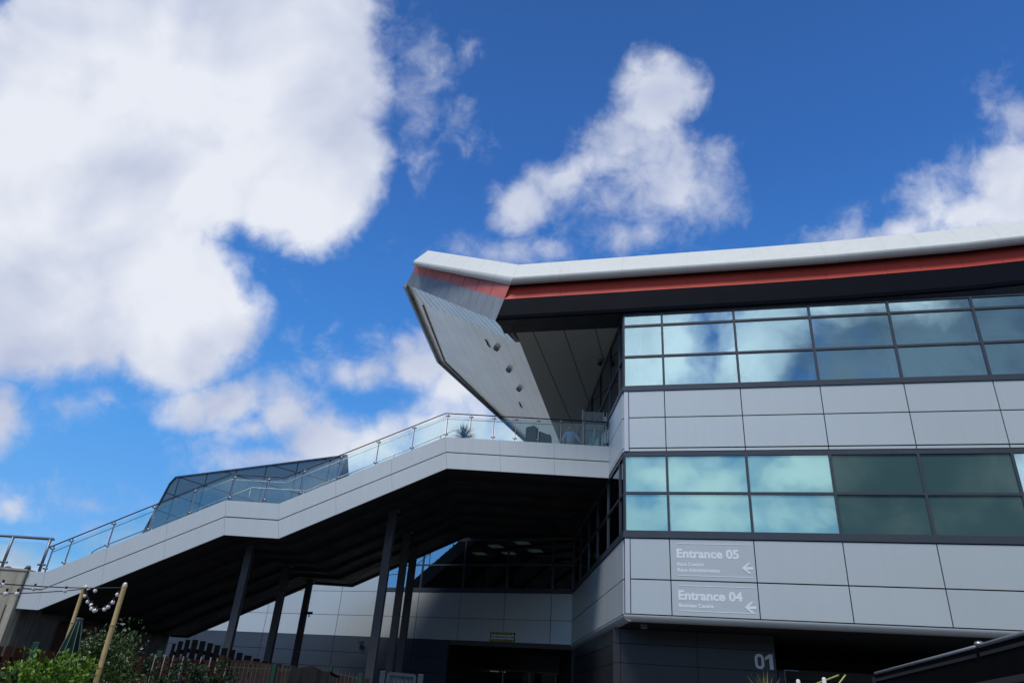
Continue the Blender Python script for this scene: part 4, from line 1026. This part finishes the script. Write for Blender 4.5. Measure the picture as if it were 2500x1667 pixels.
# shrubs: leaf blades in clumps round branching stems
def leaf_mat(nm, base, isl=.35): return mat(nm, base, .45, var=.2, vscale=6, island=isl, spec=.3)
def shrub(name, label, c_, rad, ztop, zbot, n, lsize, m_, cat="shrub", flowers=0, group=None, clumps=26, core=True):
    th = thing(name, label, cat, V((c_.x, c_.y, 0)), group); zc = (ztop + zbot) / 2; rz = (ztop - zbot) / 2
    st = MB(); lf = MB(); fl = MB(); cl = []
    for k in range(clumps):
        while True:
            d = V((random.uniform(-1, 1), random.uniform(-1, 1), random.uniform(-1, 1)))
            if .4 < d.length and abs(d.x) ** 3 + abs(d.y) ** 3 + abs(d.z) ** 3 < 1: break
        cl.append((V((c_.x + d.x * rad * .86, c_.y + d.y * rad * .86, zc + d.z * rz * .9)), random.uniform(.13, .26)))
        if k % 2 == 0: e_ = cl[-1][0]; st.tube([V((c_.x + d.x * .05, c_.y + d.y * .05, .02)), V((c_.x + d.x * rad * .3, c_.y + d.y * rad * .3, e_.z * .5)), e_], [.014, .010, .004], 5)
    for k in range(n):
        cc, cr_ = random.choice(cl)
        gq = V([max(-1.7, min(1.7, random.gauss(0, 1))) for _ in range(3)]); p_ = cc + V((gq.x * rad * cr_, gq.y * rad * cr_, gq.z * rz * cr_ * .75))
        if p_.z < .1: continue
        out = (p_ - V((c_.x, c_.y, zc))).normalized(); d = (out * .7 + V((random.gauss(0, .6), random.gauss(0, .6), random.gauss(.25, .6)))).normalized()
        sd = d.cross(V((random.gauss(0, 1), random.gauss(0, 1), random.gauss(0, 1)))).normalized(); ln = lsize * random.uniform(.6, 1.25); w_ = ln * .30
        nn_ = sd.cross(d)
        a0_, a1_, a2_, a3_ = p_, p_ + d * ln * .5 + sd * w_ , p_ + d * ln - nn_ * ln * .12, p_ + d * ln * .5 - sd * w_; mid = p_ + d * ln * .5 - nn_ * w_ * .35
        lf.add([a0_, a1_, a2_, a3_, mid], [[0, 1, 4], [1, 2, 4], [2, 3, 4], [3, 0, 4]])
    for k in range(flowers):
        cc, cr_ = random.choice(cl); d = V((random.gauss(0, 1), random.gauss(0, 1) - .4, random.gauss(.1, 1))).normalized(); p_ = cc + V((d.x * rad * cr_ * 1.5, d.y * rad * cr_ * 1.5, d.z * rz * cr_ * 1.2))
        for j in range(random.randint(3, 7)):
            q_ = p_ + V((random.gauss(0, .010), random.gauss(0, .010), random.gauss(0, .008))); a = random.uniform(0, 3); s_ = random.uniform(.005, .009)
            e1_ = V((math.cos(a), math.sin(a), random.uniform(-.5, .5))) * s_; e2_ = V((-math.sin(a), math.cos(a) * .6, random.uniform(.3, .9))) * s_
            fl.poly([q_ - e1_, q_ - e2_, q_ + e1_, q_ + e2_])
    st.build("stem", mDOOR, th); tag(lf.build("foliage", m_, th, recalc=False), kind='stuff')
    if flowers: tag(fl.build("flowers", mat("white_flower", (.62, .60, .60), .7), th, recalc=False), kind='stuff')
    return th
mLB = leaf_mat("lime_leaf", (.12, .22, .020)); mLD = leaf_mat("dark_leaf", (.020, .042, .014)); mLV = leaf_mat("glossy_leaf", (.055, .090, .021))
def at_shrub(px, py, d): p_ = at_d(px, py, d); return p_
p_ = at_shrub(92, 1604, 8.6); shrub("lime_shrub", "bright lime green shrub left of the folded parasol", p_, .235, p_.z - .02, .9, 2600, .046, mLB, clumps=24)
p_ = at_shrub(178, 1606, 8.4); shrub("lime_shrub", "bright lime green shrub right of the folded parasol beside the bamboo", p_, .235, p_.z - .01, .9, 3000, .046, mLB, clumps=26)
p_ = at_shrub(290, 1530, 10.6); shrub("flowering_shrub", "tall rounded evergreen shrub dotted with small white flowers", p_, .44, p_.z - .08, .25, 19000, .046, mLV, flowers=620, clumps=110)
p_ = at_shrub(408, 1610, 11.4); shrub("dark_shrub", "low dark green shrub tied to canes nearer the flowering shrub", p_, .30, p_.z + .04, .9, 4200, .042, mLD, clumps=26)
p_ = at_shrub(515, 1612, 11.0); shrub("dark_shrub", "low dark green shrub tied to canes nearer the mesh fence", p_, .30, p_.z + .04, .9, 4200, .042, mLD, clumps=26)
p_ = at_shrub(20, 1640, 8.3); shrub("dark_shrub", "dark low foliage in the bottom left corner", p_, .34, p_.z - .02, .4, 900, .06, mLD, clumps=20)
p_ = at_shrub(330, 1650, 10.2)
gs = MB()
for k in range(160):
    b_ = V((p_.x + random.gauss(0, .16), p_.y + random.gauss(0, .1), .05)); d = V((random.gauss(0, .14), random.gauss(0, .14), 1)); h_ = random.uniform(1.2, 1.62); t_ = b_ + d * h_; md_ = b_ + d * h_ * .6
    gs.poly([b_, md_ + V((.006, 0, 0)), t_ + V((random.gauss(0, .08), 0, -.03)), md_ - V((.006, 0, 0))])
tag(gs.build("tall_grass", leaf_mat("grass_blade", (.14, .17, .05)), recalc=False), "tuft of tall feathery grass at the foot of the flowering shrub", "grass", kind='stuff')
mCANE = mat("white_cane", (.36, .35, .32), .6)
def c3p(x, y): return 280 + x / 7.35, 1500 + y / 7.35
cane0 = None
for i, (x, y, x2, y2) in enumerate(((738, 710, 718, 810), (915, 710, 885, 830), (1062, 720, 1038, 825), (1240, 745, 1210, 855), (1560, 750, 1540, 860), (1730, 760, 1708, 835), (1850, 775, 1818, 885), (2025, 805, 1975, 940))):
    t_ = at_d(*c3p(x, y), 11.3); m = MB(); m.tube([V((t_.x, t_.y, 0)), t_], .0065, 6)
    tag(m.build("plant_cane", mCANE, origin=(t_.x, t_.y, 0)), "thin pale cane standing up out of the low dark shrubs by the fence", "cane", "pale canes in the low dark shrubs")

# ---------------------------------------------------------------- fences
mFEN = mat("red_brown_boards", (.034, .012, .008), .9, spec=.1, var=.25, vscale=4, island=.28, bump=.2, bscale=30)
def fence(name, label, pts, d, bw, gap, m_, cat="fence", low=0.05, rail=True, thick=.03, zadd=None):
    P_ = [at_d(px, py, dd) for (px, py), dd in zip(pts, d)]; th = thing(name, label, cat, V(((P_[0].x + P_[-1].x) / 2, (P_[0].y + P_[-1].y) / 2, 0)))
    bd = MB(); rls = [MB(), MB()]
    for a, b in zip(P_[:-1], P_[1:]):
        h_ = V((b.x - a.x, b.y - a.y, 0)); L_ = h_.length; ang = math.degrees(math.atan2(h_.y, h_.x)); fr_ = Fr((a.x, a.y), ang); n_ = max(1, int(L_ / (bw + gap)))
        for k in range(n_):
            x = L_ * k / n_; zt = a.z + (b.z - a.z) * (k + .5) / n_ + random.uniform(-.012, .012); bd.box(fr_, x, x + L_ / n_ - gap, (k % 2) * .0, (k % 2) * .0 + thick, low, zt)
        if rail:
            for rl, f in zip(rls, (.15, .9)): rl.bar(V((a.x, a.y, a.z * f)) + fr_.y * .06, V((b.x, b.y, b.z * f)) + fr_.y * .06, .05, .09)
    bd.build("board", m_, th)
    if rail:
        for rl in rls: rl.build("rail", m_, th)
    return th
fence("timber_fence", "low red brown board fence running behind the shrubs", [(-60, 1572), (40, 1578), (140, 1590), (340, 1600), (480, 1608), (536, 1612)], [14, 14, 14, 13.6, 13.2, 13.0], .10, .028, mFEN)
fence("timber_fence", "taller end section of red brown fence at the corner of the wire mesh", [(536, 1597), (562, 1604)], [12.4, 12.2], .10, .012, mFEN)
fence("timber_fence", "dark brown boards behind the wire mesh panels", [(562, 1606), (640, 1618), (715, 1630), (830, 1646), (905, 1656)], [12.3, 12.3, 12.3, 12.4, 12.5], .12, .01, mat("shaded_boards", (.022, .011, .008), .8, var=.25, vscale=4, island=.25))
mSLAT = mat("black_slats", (.005, .005, .006), .95, var=.3, spec=.05)
fence("slatted_screen", "black slatted screen with a sloping top in the gloom under the stair", [(420, 1575), (436, 1566), (471, 1559), (508, 1566), (543, 1578), (598, 1594), (640, 1612), (711, 1626), (770, 1640)], [19.5] * 9, .10, .045, mSLAT)
# mesh fence with green posts
mf = thing("wire_mesh_fence", "green posted wire mesh fence in front of the brown boards", "fence", at_d(690, 1660, 11.8) * 1); mf.location.z = 0; WORLD0[mf.name].z = 0
mP = mat("green_post", (.006, .038, .026), .5)
mlist = [(556, 1612), (672, 1619), (808, 1626), (882, 1641)]
mp = [at_d(px, py, 11.8) for px, py in mlist]
for i, p_ in enumerate(mp[1:]):
    m = MB(); m.box(Fr((p_.x, p_.y), -5), -.03, .03, -.03, .03, 0, p_.z); m.build("post", mP, mf)
wm = MB(); mWIRE = mat("pale_wire", (.10, .08, .055), .6)
for a, b in zip(mp[:-1], mp[1:]):
    L_ = (b - a).length; n_ = int(L_ / .055); zt0, zt1 = a.z - .02, b.z - .02
    for k in range(1, n_): t = k / n_; q = a.lerp(b, t); wm.bar(V((q.x, q.y, .05)), V((q.x, q.y, zt0 + (zt1 - zt0) * t)), .005, .005)
    for f in (.2, .4, .6, .8, .97): wm.bar(V((a.x, a.y, zt0 * f)), V((b.x, b.y, zt1 * f)), .006, .006)
wm.build("mesh_wire", mWIRE, mf)
for px, py, d_, lb in ((393, 1588, 14.6, "short green fence post behind the canes under the stair"), (93, 1567, 12.8, "green fence post by the concrete wall")):
    p_ = at_d(px, py, d_); m = MB(); m.box(Fr((p_.x, p_.y), 4), -.045, .045, -.045, .045, 0, p_.z)
    tag(m.build("fence_post", mP, bevel=.004), lb, "post")
# tarpaulin over a stack, steel gate
ta = [at_d(px, py, 10.2) for px, py in ((711, 1626), (745, 1631), (806, 1640), (815, 1660))]
tp = thing("tarpaulin_cover", "black tarpaulin draped over a stack beside the mesh fence", "cover", V(((ta[0].x + ta[2].x) / 2, ta[0].y, 0)))
m = MB(); rows = []
for j in range(7):
    f = j / 6; row = []
    for i in range(15):
        t = i / 14; base = ta[0].lerp(ta[2], t); w_ = .10 * f * math.sin(t * 17 + 1.2) * (1 + .3 * math.sin(t * 41)); row.append(V((base.x + (t - .42) * .22 * f, base.y - .25 * f + w_ - .02 * math.sin(t * 30), base.z * (1 - f) + .02 - .02 * math.sin(t * 9))))
    rows.append(row)
bk = [V((p.x, p.y + .8, p.z - .05)) for p in rows[0]]; allr = [bk] + rows
for r_ in allr: m.v += r_
for j in range(len(allr) - 1):
    for i in range(14): a = j * 15 + i; m.f.append([a, a + 1, a + 16, a + 15])
m.build("sheet", mat("black_tarpaulin", (.007, .007, .008), .85, spec=.15, var=.15, bump=.3, bscale=8), tp, smooth=True, recalc=False)
sk_ = MB(); sk_.prism_z([(ta[0].x + .1, ta[0].y + .1), (ta[2].x - .1, ta[2].y + .1), (ta[2].x - .1, ta[2].y + .7), (ta[0].x + .1, ta[0].y + .7)], 0, ta[2].z - .12); sk_.build("stack", mDOOR, tp)
ga, gb = at_d(936, 1637, 13.5), at_d(1028, 1645, 13.5); mGATE = mat("gate_steel", (.050, .066, .08), .5, .4)
gt_ = thing("steel_gate", "galvanised steel gate with a square frame beside the posts", "gate", V(((ga.x + gb.x) / 2, ga.y, 0)))
for p_ in (ga, gb): m = MB(); m.box(Fr((p_.x, p_.y), 0), -.045, .045, -.045, .045, 0, p_.z); m.build("gate_post", mGATE, gt_, bevel=.004)
m = MB(); a_, b_ = ga + V((.10, 0, -.03)), gb + V((-.10, 0, -.03)); m.bar(a_, b_, .05, .05)
for p_ in (a_, b_): m.bar(V((p_.x, p_.y, .1)), p_, .05, .05)
m.build("gate_frame", mGATE, gt_)
m = MB()
for k in range(1, 20): q = a_.lerp(b_, k / 20); m.bar(V((q.x, q.y, .1)), q, .006, .006)
m.build("gate_mesh", mDSTEEL, gt_)
# small lights in the shop window
fa = thing("fairy_lights", "row of tiny white lights along the top of the shop window", "lights", BW.p(-4, 4.7, 2.95)); m = MB()
for k in range(17):
    if k in (8, 9, 14): continue
    q = BW.hit(1143 + k * 5.6, 1633.5 + k * .38, 4.72); m.ball(BW.p(q.x, 4.72, q.z), .016, 6, 4)
m.build("bulb", mat("fairy_bulb", (1, .95, .9), .5, emit=(1, .96, .9, 1.6)), fa)
for px, py in ((1182, 1651), (1185, 1648), (1188, 1646), (1378, 1664), (1380, 1660), (1383, 1657)):
    q = BW.hit(px, py, 6.5); m = MB(); m.ball(BW.p(q.x, 6.5, q.z), .045, 8, 6); tag(m.build("spotlight", mLAMP, smooth=True), "small lit round spotlight inside the shop window", "lamp", "spotlights in the shop window")

# ---------------------------------------------------------------- right: entrance and canopy
en = thing("entrance_doors", "dark framed glass entrance below the overhang beside the numbered pier", "door", F.p(6.5, 5, 0))
m = MB(); l0, l1 = F.hit(1936, 1632, 4.6), F.hit(2140, 1647, 4.6); zt = (l0.z + l1.z) / 2
m.box(F, PX1, l1.x + 4, 4.6, 5.0, zt - .28, zt); m.build("lintel", mat("lintel_paint", (.045, .047, .05), .45), en)
m = MB(); m.box(F, PX1, l1.x + 4, 4.7, 4.8, 0.05, zt - .3); m.build("glazing", mGLASSR, en)
for u in (PX1 + .5, PX1 + 1.8, PX1 + 3.1): m = MB(); m.box(F, u, u + .07, 4.62, 4.82, .03, zt - .285); m.build("door_frame", mFRAME, en)
q0, q1 = F.hit(1899, 1645, 3.4), F.hit(1914, 1645, 3.4); zt2 = F.hit(1905, 1637, 3.4).z
m = MB(); m.box(F, q0.x, q1.x, 3.4, 3.46, .05, zt2)
bp_ = tag(m.build("blue_panel", mat("blue_board", (.06, .08, .19), .5, var=.05), bevel=.006), "narrow dark blue upright board beside the numbered pier", "sign")
m = MB(); a_, b_ = F.p(q1.x + .02, 3.4, zt2 + .03), F.hit(1950, 1637, 3.4); m.bar(a_, F.p(b_.x, 3.4, b_.z), .02, .02); m.bar(a_, F.p(q1.x + .02, 3.4, .05), .02, .02)
m.build("steel_edge", mSTEEL, bp_)
for px, py, lb in ((1948, 1657, "shorter white flag pole top in the entrance"), (2011, 1652, "taller white flag pole top in the entrance")):
    t_ = at_d(px, py, 16.5); m = MB(); m.tube([V((t_.x, t_.y, 0)), t_ - V((0, 0, .03)), t_ - V((0, 0, .008)), t_], [.04, .04, .03, .01], 10); tag(m.build("white_pole", mat("white_paint", (.75, .74, .70), .4), smooth=True), lb, "pole")
mY = mat("yellow_strap", (.50, .50, .12), .6)
for a, b, lb in (((1985, 1671), (2047, 1647), "longer yellow strap slanting up to the entrance beam"), ((2045, 1672), (2064, 1647), "steeper yellow strap slanting up to the entrance beam")):
    m = MB(); m.bar(at_d(*a, 17.5), at_d(*b, 18.5), .022, .022); tag(m.build("yellow_strap", mY), lb, "strap")
p_ = at_d(1868, 1664, 15.5); pp_ = thing("potted_grass", "spiky yellow green plant in front of the dark numbered pier", "plant", V((p_.x, p_.y, 0))); m = MB()
for k in range(70):
    a = random.uniform(0, 6.28); e = R(random.uniform(25, 88)); ln = random.uniform(.35, .75); d = V((math.cos(a) * math.cos(e), math.sin(a) * math.cos(e), math.sin(e))); b_ = V((p_.x, p_.y, p_.z - .45)); sd = d.cross(V((0, 0, 1))).normalized() * .010
    m.poly([b_ - sd, b_ + d * ln * .6 - sd, b_ + d * ln + V((0, 0, -.10 * math.cos(e))), b_ + d * ln * .6 + sd, b_ + sd])
m.build("leaves", leaf_mat("yellow_blade", (.20, .19, .06)), pp_, recalc=False); m = MB(); m.tube([V((p_.x, p_.y, .03)), V((p_.x, p_.y, p_.z - .42))], [.2, .24], 14); m.build("pot", mGAP, pp_)
# marquee roof
c0, c1_, c2_ = at_d(2137, 1643, 14.0), at_d(2390, 1576, 11.2), at_d(2540, 1533, 9.9)
ca = thing("canopy", "dark canopy roof with a bright metal edge in the lower right corner", "canopy", V((c1_.x, c1_.y + 1, 0)))
m = MB(); m.tube([c0, c0.lerp(c1_, .97)], .022, 8); m.tube([c1_, c2_], .026, 8); m.build("edge_tube", mat("aluminium", (.24, .255, .26), .5, .5), ca, smooth=True)
m = MB(); dn = V((0, 0, -.10)); m.bar(c0 + dn, c0.lerp(c1_, .97) + dn, .03, .04); m.bar(c1_ + dn, c2_ + dn, .03, .04); m.build("gutter", mGAP, ca)
bkv = V((4.2, 3.2, .55)); m = MB()
for a, b in ((c0, c1_), (c1_, c2_)):
    m.poly([a + V((0, 0, -.06)), b + V((0, 0, -.06)), b + bkv, a + bkv]); m.poly([a + V((0, .03, -.02)), b + V((0, .03, -.02)), b + V((0, .03, -.42)), a + V((0, .03, -.42))])
m.build("roof_fabric", mat("black_fabric", (.005, .005, .005), .95, spec=.05, var=.1), ca, recalc=False)
m = MB(); m.bar(c0 + V((.05, .1, -.44)), c1_ + V((0, .1, -.44)), .05, .07); m.bar(c1_ + V((0, .1, -.44)), c2_ + V((0, .1, -.44)), .05, .07); m.build("lower_beam", mat("brown_beam", (.03, .027, .022), .6), ca)
for a in (c1_ + V((.25, .15, 0)), c0 + V((.1, .1, 0))):
    m = MB(); m.bar(V((a.x, a.y, 0)), V((a.x, a.y, a.z - .05)), .16, .16); m.build("post", mGAP, ca)
m = MB(); m.ball(c1_ + V((0, -.02, .02)), .05, 10, 6, (1.3, 1, .8)); m.build("joint", mSTEEL, ca, smooth=True)
p_ = at_d(2176, 1667, 14.5); m = MB(); m.box(Fr((p_.x, p_.y), -15), -.2, .2, 0, .04, .9, p_.z + .02)
tag(m.build("red_notice_board", mat("red_paint", (.42, .02, .02), .5), bevel=.004), "bright red board just showing under the canopy edge", "sign")
